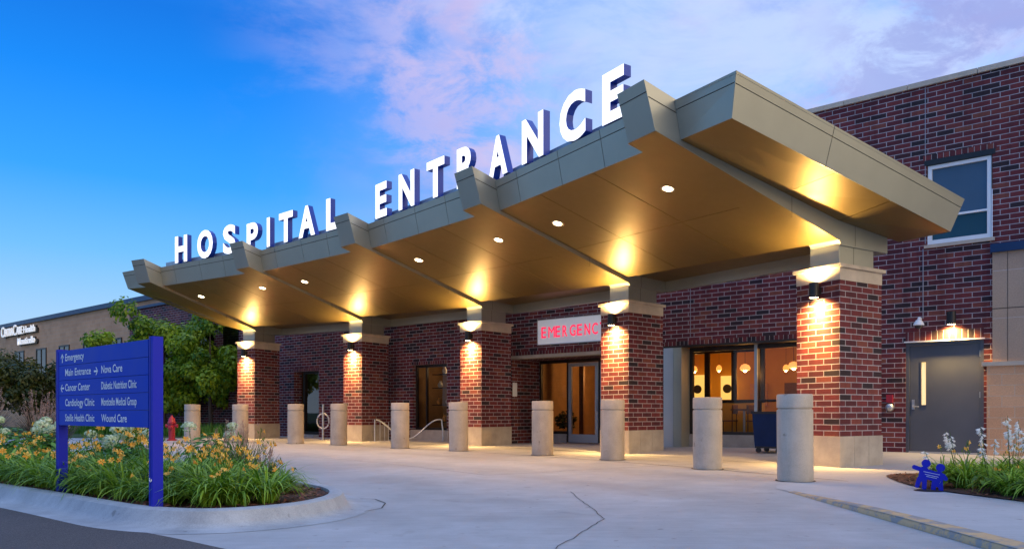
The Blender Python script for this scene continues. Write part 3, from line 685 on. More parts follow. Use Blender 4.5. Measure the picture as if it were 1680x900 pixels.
for k, u in enumerate((5.3, 6.3, 7.6, 8.9)):
    w = MB(); wallpiece(w, u, u + .5, 1.1, 1.75, 4.50, 4.58); bp(w, 'wall_picture', ('tanbrick', 'wood', 'blind', 'wood')[k])
w = MB(); wallpiece(w, 7.9, 8.0, 0.05, 2.6, 2.6, 2.9); bp(w, 'cafe_post', 'wood')
w = MB(); wallpiece(w, 6.9, 9.8, .26, 1.15, 3.6, 4.0); bp(w, 'cafe_counter', 'wood')
dk = tag(empty('reception_desk', Wp(2.0, 3.8, 0.05)), 'warm brown reception desk inside the emergency entrance', 'desk')
w = MB(); w.box((-1.3, 0, 0), WD * 2.6, WN * .5, (0, 0, 1.05)); w.build('desk_body', 'warmwall', dk)
w = MB(); w.box(Vector((-1.35, -.02, 1.05)), WD * 2.7, WN * .58, (0, 0, .04)); w.build('desk_top', 'wood', dk)
# potted plants behind the entrance door glass and vases in the shop window
def leafblob(n, r, h0, size, seed, squash=1.0):
    rnd = random.Random(seed); mb = MB()
    for _ in range(n):
        d_ = Vector((rnd.gauss(0, 1), rnd.gauss(0, 1), rnd.gauss(0, 1))).normalized() * r * rnd.uniform(0.3, 1) ** 0.5; d_.z *= squash
        c = d_ + Vector((0, 0, h0)); a = Vector((rnd.gauss(0, 1), rnd.gauss(0, 1), rnd.gauss(0, .6))).normalized(); b = a.cross(Vector((rnd.gauss(0, 1), rnd.gauss(0, 1), rnd.gauss(0, 1)))).normalized()
        s = size * rnd.uniform(.6, 1.2); v = rnd.random()
        mb.face([c - a * s, c + b * s * .5, c + a * s, c - b * s * .5], [(v, 0)] * 4)
    return mb
for (u, dd, lb) in ((2.75, DP + .55, 'dark leafy potted plant seen low through the entrance door glass'), (0.55, DP + .6, 'leafy potted plant behind the entrance sidelight')):
    pt = tag(empty('potted_plant', Wp(u, dd, .05)), lb, 'plant', 'potted plants in the lobby')
    b_ = MB(); b_.lathe([(0.0, 0), (.15, 0), (.2, .3), (.17, .3), (0, .28)], 20); b_.build('pot', 'black', pt, smooth=True)
    leafblob(260, .34, .62, .08, u * 7, .8).build('foliage', 'darkleaf', pt)
M['vase1'] = plain('pale_ceramic', (0.5, 0.42, 0.3), 0.4); M['vase2'] = plain('green_ceramic', (0.08, 0.25, 0.18), 0.4); M['vase3'] = plain('amber_ceramic', (0.5, 0.2, 0.04), 0.4)
sh = tag(empty('display_shelf', Wp(-3.35, 0.75, .05)), 'dark display shelving behind the small shop window', 'shelf')
for i_, z in enumerate((0.55, 1.1, 1.65, 2.1)):
    w = MB(); w.box(-WD * .62 + Vector((0, 0, z)), WD * 1.24, WN * .25, (0, 0, .025)); w.build('shelf_board', 'bronze', sh)
vl = ['pale round vase on the top display shelf', 'amber round vase on the top display shelf', 'pale vase on the third display shelf', 'green vase on the third display shelf', 'amber vase on the second display shelf', 'pale vase on the second display shelf', 'green vase on the second display shelf, right end', 'amber vase low on the display shelf', 'green vase low on the display shelf, right end']
for q, (z, u, mt) in enumerate(((2.125, -.1, 'vase1'), (2.125, .25, 'vase3'), (1.675, -.3, 'vase1'), (1.675, .4, 'vase2'), (1.125, -.35, 'vase3'), (1.125, .05, 'vase1'), (1.125, .45, 'vase2'), (.575, -.1, 'vase3'), (.575, .5, 'vase2'))):
    v_ = MB(); v_.lathe([(0.0, 0), (.04, 0), (.085, .07), (.08, .13), (.03, .19), (.04, .22), (0, .215)], 16)
    o = v_.build('vase', mt, None, smooth=True); o.location = Wp(-3.35 + u, 0.80, .05 + z); tag(o, vl[q], 'vase', 'vases in the shop window')
# notice by the entrance
w = MB(); wallpiece(w, -0.06 + .02, 0.10, 1.33, 1.80, -0.0, -0.0)
o = MB(); o.box(Wp(0.006, 0.12, 1.35), WN * 0.02, WN * 0.22, (0, 0, 0.42)); 
nb = MB(); nb.box(Wp(0.002, 0.02, 1.38), WD * 0.012, WN * 0.20, (0, 0, 0.40)); ob = nb.build('notice', 'white'); tag(ob, 'small white notice on the brick beside the emergency entrance', 'notice')
# metal flashing strips high on the wall
w = MB(); wallpiece(w, -9.95, -9.1, 3.93, 3.98, -0.03, 0.0); wallpiece(w, -8.9, -8.0, 3.98, 4.03, -0.03, 0.0); bp(w, 'flashing_strip', 'white')

# left brick wing and tan building
wing = tag(empty('brick_wing', Wp(-18, -0.6, 0)), 'low red brick wing behind the green trees, left of the canopy', 'building')
w = MB(); w.box(Wp(-22.6, -0.6, 0), WD * 9.6, WN * 6, (0, 0, 5.68)); o = w.build('brick_wall', 'brick'); o.data.transform(Matrix.Translation(-wing.location)); o.parent = wing
w = MB(); w.box(Wp(-22.68, -0.68, 5.68), WD * 9.7, WN * 6.1, (0, 0, 0.12)); o = w.build('coping', 'navy'); o.data.transform(Matrix.Translation(-wing.location)); o.parent = wing
for u in (-19.5, -16.2, -14.4):
    w = MB(); w.box(Wp(u, -0.62, 3.0), WD * 1.1, WN * .05, (0, 0, 1.5)); o = w.build('window', 'darkglass'); o.data.transform(Matrix.Translation(-wing.location)); o.parent = wing
tanb = tag(empty('tan_building', Wp(-35, 0.5, 0)), 'long tan brick building with navy roof edge at the far left', 'building')
def tp(mb, name, mat, par=None, **k):
    o = mb.build(name, mat, None, **k); o.data.transform(Matrix.Translation(-tanb.location)); o.parent = par or tanb; return o
w = MB(); w.box(Wp(-75, 0.0, 0), WD * 54.5, WN * 12, (0, 0, 6.20)); tp(w, 'tan_brick_wall', 'tanbrick')
w = MB(); w.box(Wp(-75.1, -0.12, 6.20), WD * 54.7, WN * 12.2, (0, 0, 0.24)); tp(w, 'roof_edge', 'navy')
for (a, b) in ((-43, -41.5), (-39.1, -37.6), (-35.7, -34.2), (-32.4, -31.0), (-29.2, -28.0), (-25.9, -24.7)):
    w = MB()
    for (u0, u1, h0, h1) in ((a, a + .08, 3.1, 4.63), (b - .08, b, 3.1, 4.63), (a + .08, b - .08, 4.55, 4.63), (a + .08, b - .08, 3.1, 3.18), ((a + b) / 2 - .03, (a + b) / 2 + .03, 3.18, 4.55)): wallpiece(w, u0, u1, h0, h1, -0.05, -0.005)
    wf = tp(w, 'window', 'bronze'); w = MB(); quadW(w, a + .08, b - .08, 3.18, 4.55, -0.02); tp(w, 'pane', glass('far_glass', (0.2, 0.22, 0.28, 1), alpha=0.15) if 'farg' not in M else M['farg'], wf)
# lettering on the tan building
bs = tag(empty('building_sign', Wp(-38, -0.1, 5)), 'white raised letters CENTRACARE Health Monticello high on the tan brick wall', 'sign')
def bstext(s, u, h, cap, wfit, bold=0.006):
    mb, wd = textflat(s, Wp(u, -0.2, h), WD, cap, bold=bold, wfit=wfit); o = mb.build('lettering', 'bsign'); 
    md = o.modifiers.new('s', 'SOLIDIFY'); md.thickness = 0.05; md.offset = 0 
    o.data.transform(Matrix.Translation(-bs.location)); o.parent = bs
    mb2, _ = textflat(s, Wp(u + 0.03, -0.1, h - 0.04), WD, cap, bold=bold + .02, wfit=wfit * 1.01); o2 = mb2.build('letter_shadow_box', 'black'); md = o2.modifiers.new('s', 'SOLIDIFY'); md.thickness = 0.1
    o2.data.transform(Matrix.Translation(-bs.location)); o2.parent = bs
bstext('C', -40.9, 5.60, .62, .50); bstext('ENTRA', -40.35, 5.62, .46, 1.45); bstext('C', -38.85, 5.60, .62, .50); bstext('ARE', -38.3, 5.62, .46, .95); bstext('Health', -37.15, 5.64, .40, 1.75); bstext('Monticello', -38.1, 4.98, .40, 2.7)

# ------------------------------------------------------------------ canopy
can = tag(empty('entrance_canopy', P(3, 0, 0, 3.39)), 'curved bronze metal entrance canopy with five projecting ribs and recessed downlights', 'canopy')
def cp(mb, name, mat, parent=None, **k):
    o = mb.build(name, mat, None, **k); o.data.transform(Matrix.Translation(-can.location)); o.parent = parent or can; return o
RW = 0.58
def lerp(a, b, t): return a + (b - a) * t
# ribs: the radial blades; r,h profile
for i in range(1, 6):
    prof = [(-4.26, 5.47), (-4.05, 4.81), (-0.05, 3.79), (0.0, 3.78), (0.06, 3.70), (0.98, 3.70), (1.34, 3.70), (1.34, 3.93), (1.3, 4.55), (-3.0, 5.19), (-3.66, 5.32)]
    w = MB(); a = [P(i, 0.004, r, h) for r, h in prof]; b = [P(i, RW, r, h) for r, h in prof]; n_ = len(prof)
    w.face(a); w.face(b[::-1])
    for k in range(n_): w.face([a[k], b[k], b[(k + 1) % n_], a[(k + 1) % n_]])
    rib = cp(w, 'rib', 'metal', bevel=0.003, fixn=True)
    w = MB(); c_q = [P(i, 0.006, -4.045, 4.808), P(i, RW + (.012 if i > 1 else -.004), -4.045, 4.808), P(i, RW + (.012 if i > 1 else -.004), -0.05, 3.789), P(i, 0.006, -0.05, 3.789)]
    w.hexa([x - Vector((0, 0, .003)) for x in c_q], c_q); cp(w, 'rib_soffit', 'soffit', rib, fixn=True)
    # panel seams on the blade: front cap line, side line
    s_ = MB()
    def seam(p, q, wv): 
        p = Vector(p); q = Vector(q); wv = Vector(wv); s_.face([p - wv, q - wv, q + wv, p + wv])
    t1 = 0.24
    fr = lambda t, k: P(i, t, lerp(-4.26, -4.05, k) - 0.004, lerp(5.47, 4.81, k))
    seam(fr(0.0, t1), fr(RW, t1), (0, 0, 0.006))
    seam(P(i, 0.001, -4.18, 5.25), P(i, 0.001, -3.65, 5.13), (0, 0, 0.006))
    seam(P(i, 0.001, -1.2, 3.99), P(i, 0.001, -1.2, 4.45), frame(i)[1] * 0.004)
    seam(P(i, 0.001, 0.42, 3.72), P(i, 0.001, 0.42, 4.3), frame(i)[1] * 0.004)
    cp(s_, 'panel_seam', 'dark', rib)
    # box between the column cap and the rib
    w = MB(); q = [P(i, .035, .035, 3.39), P(i, RW + .02, .035, 3.39), P(i, RW + .02, .98, 3.39), P(i, .035, .98, 3.39)]; w.hexa(q, [v + Vector((0, 0, .40)) for v in q])
    cp(w, 'post_box', 'greymetal' if False else 'metal', bevel=0.004, fixn=True)
    s_ = MB(); s_.face([P(i, .033, .42, 3.39), P(i, .033, .428, 3.39), P(i, .033, .428, 3.72), P(i, .033, .42, 3.72)]); cp(s_, 'panel_seam', 'dark')
def bilin(c, u, v):
    return (c[0] * (1 - u) + c[1] * u) * (1 - v) + (c[3] * (1 - u) + c[2] * u) * v
def panels(c, us, vs, gap, th, name, mat, lift):
    """panels with open joints over the surface spanned by corners c (4), lift = outward direction"""
    c = [Vector(x) for x in c]; lu = (c[1] - c[0]).length; lv = (c[3] - c[0]).length; w = MB(); lift = Vector(lift)
    for a, b in zip(us[:-1], us[1:]):
        for d0, d1 in zip(vs[:-1], vs[1:]):
            g0 = gap / 2 / lu; g1 = gap / 2 / lv
            A, B, D0, D1 = a + (g0 if a > 0 else 0), b - (g0 if b < 1 else 0), d0 + (g1 if d0 > 0 else 0), d1 - (g1 if d1 < 1 else 0)
            q = [bilin(c, A, D0), bilin(c, B, D0), bilin(c, B, D1), bilin(c, A, D1)]
            w.hexa([x - lift * th for x in q], q)
    bk = MB(); bk.face([x - lift * (th + 0.002) for x in c]); 
    o = cp(w, name, mat, fixn=True); cp(bk, 'joint_backing', 'dark', o); return o
down = Vector((0, 0, -1))
# bays: between rib i (its right side, t=0) and rib i+1 (its left side, t=RW); end bays beyond ribs 5 and 1
for i in range(0, 6):
    if i == 0:   # left end bay: from t=1.62 of rib 1 to its left side
        Lf = lambda r, h, top=False: P(1, 1.72 if top else 1.61, r, h); Rf = lambda r, h, top=False: P(1, RW, r, h)
        rl, rr, hl, hr = -3.64, -3.72, 4.79, 4.75; rib_, hil, hir = 1, 4.02, 3.79; rbk = 1.34
    elif i == 5:
        Lf = lambda r, h, top=False: P(5, 0, r, h); Rf = lambda r, h, top=False: P(5, -1.05 if top else -0.9, r, h)
        rl, rr, hl, hr = -3.58, -3.54, 4.77, 4.78; hil, hir = 4.06, 4.13; rbk = 1.67
    else:
        Lf = (lambda i: lambda r, h, top=False: P(i, 0, r, h))(i); Rf = (lambda i: lambda r, h, top=False: P(i + 1, RW, r, h))(i)
        rl, rr, hl, hr = -3.60, -3.76, 4.76, 4.735; hil, hir = 3.89, 3.79; rbk = 1.25
    dr = 0.12
    # fascia: leaning out to the top
    c = [Lf(rl, hl), Rf(rr, hr), Rf(rr - dr * (0.7 if i == 5 else 1), 5.31 if i < 5 else 5.33, True), Lf(rl - dr, 5.30, True)]
    nrm = (c[1] - c[0]).cross(c[3] - c[0]).normalized()
    if nrm.y > 0: nrm = -nrm
    us = [0, 1] if i in (0, 5) else [0, .18, .5, .78, 1]
    panels(c, us, [0, .76, 1], 0.012, 0.02, 'fascia', 'metal', nrm)
    # soffit
    if i == 5:
        c = [Lf(rl, hl), Rf(rr, hr), Rf(-0.02, 4.212), Lf(-0.02, 4.10)]
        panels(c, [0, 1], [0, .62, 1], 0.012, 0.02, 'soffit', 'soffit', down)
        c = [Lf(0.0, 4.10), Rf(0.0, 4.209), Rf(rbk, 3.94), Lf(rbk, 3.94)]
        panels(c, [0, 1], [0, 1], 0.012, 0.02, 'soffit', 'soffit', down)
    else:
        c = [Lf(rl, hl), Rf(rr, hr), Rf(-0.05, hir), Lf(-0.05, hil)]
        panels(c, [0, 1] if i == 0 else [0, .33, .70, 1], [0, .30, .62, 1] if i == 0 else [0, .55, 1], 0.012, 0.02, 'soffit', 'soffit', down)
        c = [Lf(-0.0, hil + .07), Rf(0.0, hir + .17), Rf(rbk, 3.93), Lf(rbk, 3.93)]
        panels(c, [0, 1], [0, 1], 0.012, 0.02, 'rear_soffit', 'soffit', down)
        w = MB(); A, B = Lf(-0.045, hil + .001), Rf(-0.045, hir + .001); w.face([A, B, B + Vector((0, 0, .25)), A + Vector((0, 0, .25))]); cp(w, 'soffit_edge', 'dark')
    # rear edge beam
    if i in (1, 2, 3, 4):
        w = MB(); A, B = Lf(rbk, 3.70), Rf(rbk, 3.70); n2 = WN * 0.12; w.hexa([A, B, B + n2, A + n2], [x + Vector((0, 0, .75)) for x in (A, B, B + n2, A + n2)]); cp(w, 'rear_beam', 'metal', fixn=True)
    # roof
    w = MB(); e = Vector((0, 0, -0.015)); A, B = Lf(rl - dr, 5.30, True) + e, Rf(rr - dr * .7, 5.31, True) + e; Cc, D_ = Rf(rbk + .12, 4.46, True) + e, Lf(rbk + .12, 4.46, True) + e
    w.face([A, B, Cc, D_]); cp(w, 'roof', 'greymetal')
# right end fascia (side) and left end fascia
def side(i, tb, tt, rf_b, hb_f, rf_t, ht_f, rb_b, hb_b, rb_t, ht_b, us):
    c = [P(i, tb, rf_b, hb_f), P(i, tb, rb_b, hb_b), P(i, tt, rb_t, ht_b), P(i, tt, rf_t, ht_f)]
    n_ = frame(i)[2] * (-1 if tt < 0 else 1)
    panels(c, us, [0, .74, 1], 0.012, 0.02, 'side_fascia', 'metal', n_)
side(5, -0.905, -1.055, -3.54, 4.78, -3.62, 5.33, 1.67, 3.94, 1.82, 4.47, [0, .37, 1])
side(1, 1.615, 1.725, -3.64, 4.79, -3.76, 5.30, 1.34, 3.94, 1.5, 4.47, [0, .37, 1])
w = MB(); w.face([P(5, 0, 1.67, 3.94), P(5, -.905, 1.67, 3.94), P(5, -1.055, 1.82, 4.47), P(5, 0, 1.82, 4.47)]); cp(w, 'rear_fascia', 'metal')
w = MB(); w.face([P(1, RW, 1.34, 3.94), P(1, 1.615, 1.34, 3.94), P(1, 1.725, 1.5, 4.47), P(1, RW, 1.5, 4.47)]); cp(w, 'rear_fascia', 'metal')
# downlights
DL = [(-9.67, 23.37, 4.52), (-7.21, 21.71, 4.51), (-5.74, 20.79, 4.53), (-3.54, 18.9, 4.51), (-2.21, 17.78, 4.52), (-0.28, 15.61, 4.5), (0.87, 14.33, 4.52), (2.49, 12.0, 4.49)]
for (x, y, z) in DL:
    w = MB(); 
    # local soffit slope ~ 14 degrees falling outward from the arc centre
    er = Vector((x - CX, y - CY, 0)).normalized(); ax = (Vector((0, 0, 1)) + er * 0.262).normalized()
    o = MB(); o.lathe([(0.085, -0.004), (0.105, -0.012), (0.118, -0.004), (0.118, 0.01), (0.085, 0.01)], 28, Vector((x, y, z)) - ax * 0.0, tuple(ax)); tr = cp(o, 'downlight', 'metal', smooth=True)
    o = MB(); o.lathe([(0.0, -0.008), (0.084, -0.008), (0.084, 0.004), (0.0, 0.004)], 24, Vector((x, y, z)), tuple(ax)); cp(o, 'lens', 'down', tr)
    lamp('downlight_lamp', 'SPOT', Vector((x, y, z - 0.04)) - can.location, 330, (1, 0.58, 0.26), can, spot_size=R_(125), spot_blend=0.9, shadow_soft_size=0.08)

# sign rail behind the letters and the letters
LET = [('H', 1, .81, 1.41), ('O', 1, 1.90, 2.62), ('S', 1, 3.09, 3.65), ('P', 2, -.64, -.06), ('I', 2, .39, .54), ('T', 2, .98, 1.62), ('A', 2, 1.89, 2.60), ('L', 2, 3.07, 3.55),
       ('E', 3, .40, .88), ('N', 3, 1.37, 1.98), ('T', 3, 2.44, 3.06), ('R', 3, 3.48, 4.08), ('A', 4, -.20, .46), ('N', 4, .93, 1.58), ('C', 4, 2.04, 2.72), ('E', 4, 3.13, 3.63)]
ordn = ['first', 'second', 'third', 'fourth', 'fifth', 'sixth', 'seventh', 'eighth']
def chord(b):
    a = P(b, 0, -3.74, 0); c = P(b + 1, RW, -3.88, 0); dv = (c - a).normalized(); nn = Vector((-dv.y, dv.x, 0)); nn = nn if nn.y > 0 else -nn
    return a, dv, nn, (c - a).length
for q, (ch, b, s0, s1) in enumerate(LET):
    a, dv, nn, ln = chord(b)
    word = 'HOSPITAL' if q < 8 else 'ENTRANCE'; k = q % 8
    lt = tag(empty('sign_letter', a + dv * (s0 + s1) / 2 + Vector((0, 0, 5.34))), 'white channel letter %s with dark blue sides, %s letter of %s on the canopy edge' % (ch, ordn[k], word), 'sign letter', 'letters along the canopy edge')
    hh = 0.78 if ch not in 'OSC' else 0.81; zz = 5.335 if ch not in 'OSC' else 5.32
    if ch == 'I':
        mb = MB(); o0 = a + dv * s0 + Vector((0, 0, zz)); mb.face([o0, o0 + dv * (s1 - s0), o0 + dv * (s1 - s0) + Vector((0, 0, hh)), o0 + Vector((0, 0, hh))])
    else:
        mb, _ = textflat(ch, a + dv * s0 + Vector((0, 0, zz)), dv, hh, bold=0.038, wfit=s1 - s0, exact=True)
    off = Matrix.Translation(-lt.location)
    # face
    f_ = MB(); f_.v = [tuple(Vector(v) - nn * 0.004) for v in mb.v]; f_.f = mb.f; o = f_.build('letter_face', 'letterface'); o.data.transform(off); o.parent = lt
    # housing: extrude the outline backwards
    me = bpy.data.meshes.new('letter_housing'); bm = bmesh.new(); vs = [bm.verts.new(v) for v in mb.v]; bm.verts.index_update()
    for ff in mb.f:
        try: bm.faces.new([vs[t] for t in ff])
        except ValueError: pass
    bmesh.ops.remove_doubles(bm, verts=bm.verts, dist=1e-5)
    r_ = bmesh.ops.extrude_face_region(bm, geom=bm.faces[:]); bmesh.ops.translate(bm, verts=[v for v in r_['geom'] if isinstance(v, bmesh.types.BMVert)], vec=nn * 0.14)
    bmesh.ops.recalc_face_normals(bm, faces=bm.faces[:]); bm.to_mesh(me); bm.free(); me.transform(off); me.materials.append(M['letterside'])
    o = bpy.data.objects.new('letter_housing', me); col.objects.link(o); o.parent = lt
    w = MB()
    for s in (s0 + 0.05, s1 - 0.08): w.box(a + dv * s + nn * 0.10 + Vector((0, 0, 5.20)), dv * 0.03, nn * 0.04, (0, 0, 0.16))
    o = w.build('bracket', 'alu'); o.data.transform(off); o.parent = lt
for b in (1, 2, 3, 4):
    a, dv, nn, ln = chord(b); w = MB(); w.box(a + dv * 0.02 + nn * 0.20 + Vector((0, 0, 5.2)), dv * (ln - 0.04), nn * 0.12, (0, 0, 0.27)); cp(w, 'sign_rail', 'navy2' if 'navy2' in M else 'greymetal')

# ------------------------------------------------------------------ columns
cl_ = ['leftmost, farthest brick column of the five, tree foliage beside it', 'second brick column from the left, wave bike rack at its foot', 'middle brick column, just left of the emergency entrance', 'fourth brick column, overlapping the end of the EMERGENCY sign', 'nearest, rightmost brick column in front of the cafe window']
cw, cdp = 0.845, 1.16
for i in range(1, 6):
    n, er, et = frame(i); rz = math.atan2(er.y, er.x)
    c0 = tag(empty('brick_column', n, rz), cl_[i - 1], 'column', 'brick columns carrying the canopy')   # local x = radial, y = tangential
    b_ = MB(); b_.box((0, 0, 0.52), (cdp, 0, 0), (0, cw, 0), (0, 0, 2.605)); b_.build('brick_shaft', 'brick', c0)
    b_ = MB(); b_.box((-.006, -.006, 3.125), (cdp + .012, 0, 0), (0, cw + .012, 0), (0, 0, .205)); b_.build('cap_band', 'lime', c0, bevel=0.006)
    b_ = MB(); b_.box((-.05, -.05, 3.33), (cdp + .10, 0, 0), (0, cw + .10, 0), (0, 0, .058)); b_.build('cap_lip', 'lime', c0, bevel=0.012)
    b_ = MB()
    for k in range(3): b_.box((-.015 + k * .397, -.015, 0), (.392, 0, 0), (0, cw + .03, 0), (0, 0, .52))
    b_.build('stone_base', 'limebase', c0, bevel=0.006)
def make_sconce(both):
    root = empty('wall_light')
    b_ = MB(); b_.lathe([(0.0, -.12), (.074, -.12), (.080, -.125), (.080, .125), (.074, .12), (0, .12)], 28, (-.13, 0, 0)); b_.build('housing', 'black', root, smooth=True)
    b_ = MB(); b_.box((-.06, -.05, -.06), (.06, 0, 0), (0, .1, 0), (0, 0, .12)); b_.build('mounting_plate', 'black', root, bevel=0.004)
    b_ = MB(); b_.lathe([(0, -.1225), (.07, -.1225), (.07, -.1215), (0, -.1215)], 20, (-.13, 0, 0)); b_.build('lower_lens', 'bulb', root)
    if both: b_ = MB(); b_.lathe([(0, .1215), (.07, .1215), (.07, .1225), (0, .1225)], 20, (-.13, 0, 0)); b_.build('upper_lens', 'bulb', root)
    return root
for i in range(1, 6):
    n, er, et = frame(i)
    r = make_sconce(True); r.location = n + et * 0.40 + Vector((0, 0, 2.985)); r.rotation_euler = (0, 0, math.atan2(er.y, er.x))
    tag(r, 'black cylinder wall light glowing up and down on the ' + ['leftmost', 'second', 'middle', 'fourth', 'nearest'][i - 1] + ' brick column', 'wall light', 'wall lights on the columns')
    lamp('down_beam', 'SPOT', (-.13, 0, -.135), 520, (1, 0.56, 0.16), r, spot_size=R_(150), spot_blend=1.0, shadow_soft_size=0.05, dir=(0.35, 0, -1))
    lamp('down_throw', 'SPOT', (-.13, 0, -.135), 850, (1, 0.56, 0.17), r, spot_size=R_(62), spot_blend=1.0, shadow_soft_size=0.04, dir=(0.16, 0, -1))
    lamp('up_beam', 'SPOT', (-.105, 0, .135), 330, (1, 0.66, 0.24), r, spot_size=R_(165), spot_blend=0.8, shadow_soft_size=0.05, dir=(-0.05, 0, 1))
r = make_sconce(False); r.location = Wp(11.11, 0, 2.76); r.rotation_euler = (0, 0, math.atan2(WN.y, WN.x)); tag(r, 'black cylinder wall light shining down above the grey steel door', 'wall light')
lamp('down_beam', 'SPOT', (-.13, 0, -.135), 300, (1, 0.60, 0.18), r, spot_size=R_(150), spot_blend=1.0, shadow_soft_size=0.03, dir=(0.25, 0, -1))

# ------------------------------------------------------------------ bollards
BO = [(-9.857, 23.142), (-8.301, 22.949), (-6.351, 22.05), (-4.889, 21.198), (-2.854, 19.173), (-1.276, 17.976), (0.656, 16.157), (1.952, 14.599), (3.176, 12.196), (3.806, 10.089)]
bl_ = ['leftmost of the ten concrete bollards, beside the red hydrant', 'second bollard from the left, in front of the leftmost brick column', 'third bollard from the left, before the dark glazed door', 'fourth bollard from the left, at the left edge of the second column', 'fifth bollard from the left, in front of the wave bike rack', 'sixth bollard from the left, before the left half of the middle column', 'seventh bollard, standing alone before the emergency entrance', 'eighth bollard, before the left half of the fourth column', 'second nearest bollard, before the lit cafe window', 'nearest and largest bollard, before the rightmost brick column']
bm_ = MB(); bm_.lathe([(0.0, 0), (.231, 0), (.231, .950), (.214, .957), (.214, .972), (.231, .979), (.231, 1.14), (.222, 1.158), (.0, 1.164)], 48)
b0 = None
for k, (x, y) in enumerate(BO):
    if b0 is None: b0 = bm_.build('bollard', 'bollard', None, smooth=True); o = b0
    else: o = b0.copy(); col.objects.link(o)
    o.location = (x, y, 0.004); o.rotation_euler = (R_(random.uniform(-.5, .5)), R_(random.uniform(-.5, .5)), random.uniform(0, 6)); tag(o, bl_[k], 'bollard', 'concrete bollards along the driveway')
g = MB()
for (x, y) in BO:
    g.face([(x + .26 * math.cos(t / 32 * 6.283), y + .26 * math.sin(t / 32 * 6.283), 0.0065) for t in range(32)])
tag(g.build('pavement_joint', 'dark'), kind='structure')
o = MB().lathe([(0, 0), (.13, 0), (.13, .40), (.115, .425), (0, .43)], 24).build('short_post', 'bollard', None, smooth=True); o.location = (-12.06, 24.53, 0); tag(o, 'short stubby concrete post seen under the blue directory sign', 'post')

# ------------------------------------------------------------------ emergency sign
es = tag(empty('emergency_sign', Wp(2.2, -0.03, 2.8)), 'pale sign board with red letters EMERGENCY on brick over the entrance', 'sign')
def ep(mb, n, m, **k): o = mb.build(n, m, None, **k); o.data.transform(Matrix.Translation(-es.location)); o.parent = es; return o
w = MB(); wallpiece(w, 1.0, 3.36, 2.81, 3.48, -0.09, -0.005); ep(w, 'sign_board', 'signwhite', bevel=0.008)
w = MB(); 
for (u0, u1, h0, h1) in ((.985, 3.375, 3.48, 3.50), (.985, 3.375, 2.79, 2.81), (.98, 1.0, 2.79, 3.50), (3.36, 3.38, 2.79, 3.50)): wallpiece(w, u0, u1, h0, h1, -0.10, -0.003)
ep(w, 'edge_frame', 'alu')
for k, chh in enumerate('EMERGENCY'):
    mb, _ = textflat(chh, Wp(1.13 + k * .238, -0.101, 2.985), WD, 0.30, bold=(0.0 if chh == 'M' else 0.008), wfit={'M': .215, 'G': .19, 'C': .175, 'N': .175, 'Y': .18}.get(chh, .155), exact=True); o = ep(mb, 'letter', 'redtext'); md = o.modifiers.new('s', 'SOLIDIFY'); md.thickness = 0.012

# ------------------------------------------------------------------ directory sign
A_ = Vector((-4.51, 7.54, 0)); B_ = Vector((-2.94, 6.22, 0)); sd_ = (B_ - A_).normalized(); sn = Vector((-sd_.y, sd_.x, 0)); sn = sn if sn.y < 0 else -sn   # sn faces the camera
ds = tag(empty('directory_sign', A_.lerp(B_, .5) + Vector((0, 0, .1))), 'blue two-post directory sign listing Emergency, clinics and arrows, standing in the orange lilies', 'sign')
def dp(mb, n, m, par=None, **k): o = mb.build(n, m, None, **k); o.data.transform(Matrix.Translation(-ds.location)); o.parent = par or ds; return o
wd_ = (B_ - A_).length
for (s, w_) in ((0.0, .07), (wd_, .07)):
    w = MB(); c = A_ + sd_ * s; w.box(c - sd_ * w_ / 2 - sn * .035, sd_ * w_, sn * .085, (0, 0, 1.545)); ps = dp(w, 'post', 'postblue', bevel=0.012)
    w = MB(); w.box(c - sd_ * .012 + sn * .0505, sd_ * .003, sn * .002, (0, 0, 1.54)); dp(w, 'groove', 'navy', ps)
p0 = A_ + sd_ * .05 + sn * 0.01; pw = wd_ - .10
H0, H1 = .792, 1.525; rows = 5; rh = (H1 - H0) / rows
for k in range(rows):
    w = MB(); w.box(p0 - sn * .05 + Vector((0, 0, H0 + k * rh + .002)), sd_ * pw, sn * .09, (0, 0, rh - .004)); dp(w, 'sign_panel', 'signblue', bevel=0.002)
w = MB(); w.box(p0 - sn * .04 + Vector((0, 0, H0)), sd_ * pw, sn * .06, (0, 0, H1 - H0)); dp(w, 'panel_core', 'navy')
pf = p0 + sn * .042
rowsL = ['Emergency', 'Main Entrance', 'Cancer Center', 'Cardiology Clinic', 'Stellis Health Clinic']
rowsR = [None, 'Nova Care', 'Diabetic Nutrition Clinic', 'Monticello Medical Group', 'Wound Care']
wl = [.46, .62, .60, .70, .70]; wr = [0, .44, .72, .72, .53]
for k in range(5):
    zb = H1 - (k + 1) * rh + rh * .30
    mb, _ = textflat(rowsL[k], pf + sd_ * .165 + Vector((0, 0, zb)), sd_, .066, bold=0.012, wfit=wl[k]); dp(mb, 'lettering', 'signtext')
    if rowsR[k]:
        mb, _ = textflat(rowsR[k], pf + sd_ * 1.02 + Vector((0, 0, zb)), sd_, .066, bold=0.012, wfit=wr[k]); dp(mb, 'lettering', 'signtext')
def arrow(cx, cz, dirx, dirz):
    w = MB(); c = pf + sd_ * cx + Vector((0, 0, cz)); d1 = sd_ * dirx + Vector((0, 0, dirz)); d2 = sd_ * -dirz + Vector((0, 0, dirx)); L = .045; t = .008
    w.face([c - d1 * L - d2 * t, c + d1 * L * .8 - d2 * t, c + d1 * L * .8 + d2 * t, c - d1 * L + d2 * t])
    for sg in (1, -1):
        tip = c + d1 * L; e = tip - d1 * .036 + d2 * sg * .036; w.face([tip, e, e - d1 * .016, tip - d1 * .018]) if sg > 0 else w.face([tip, tip - d1 * .018, e - d1 * .016, e])
    dp(w, 'arrow', 'signtext')
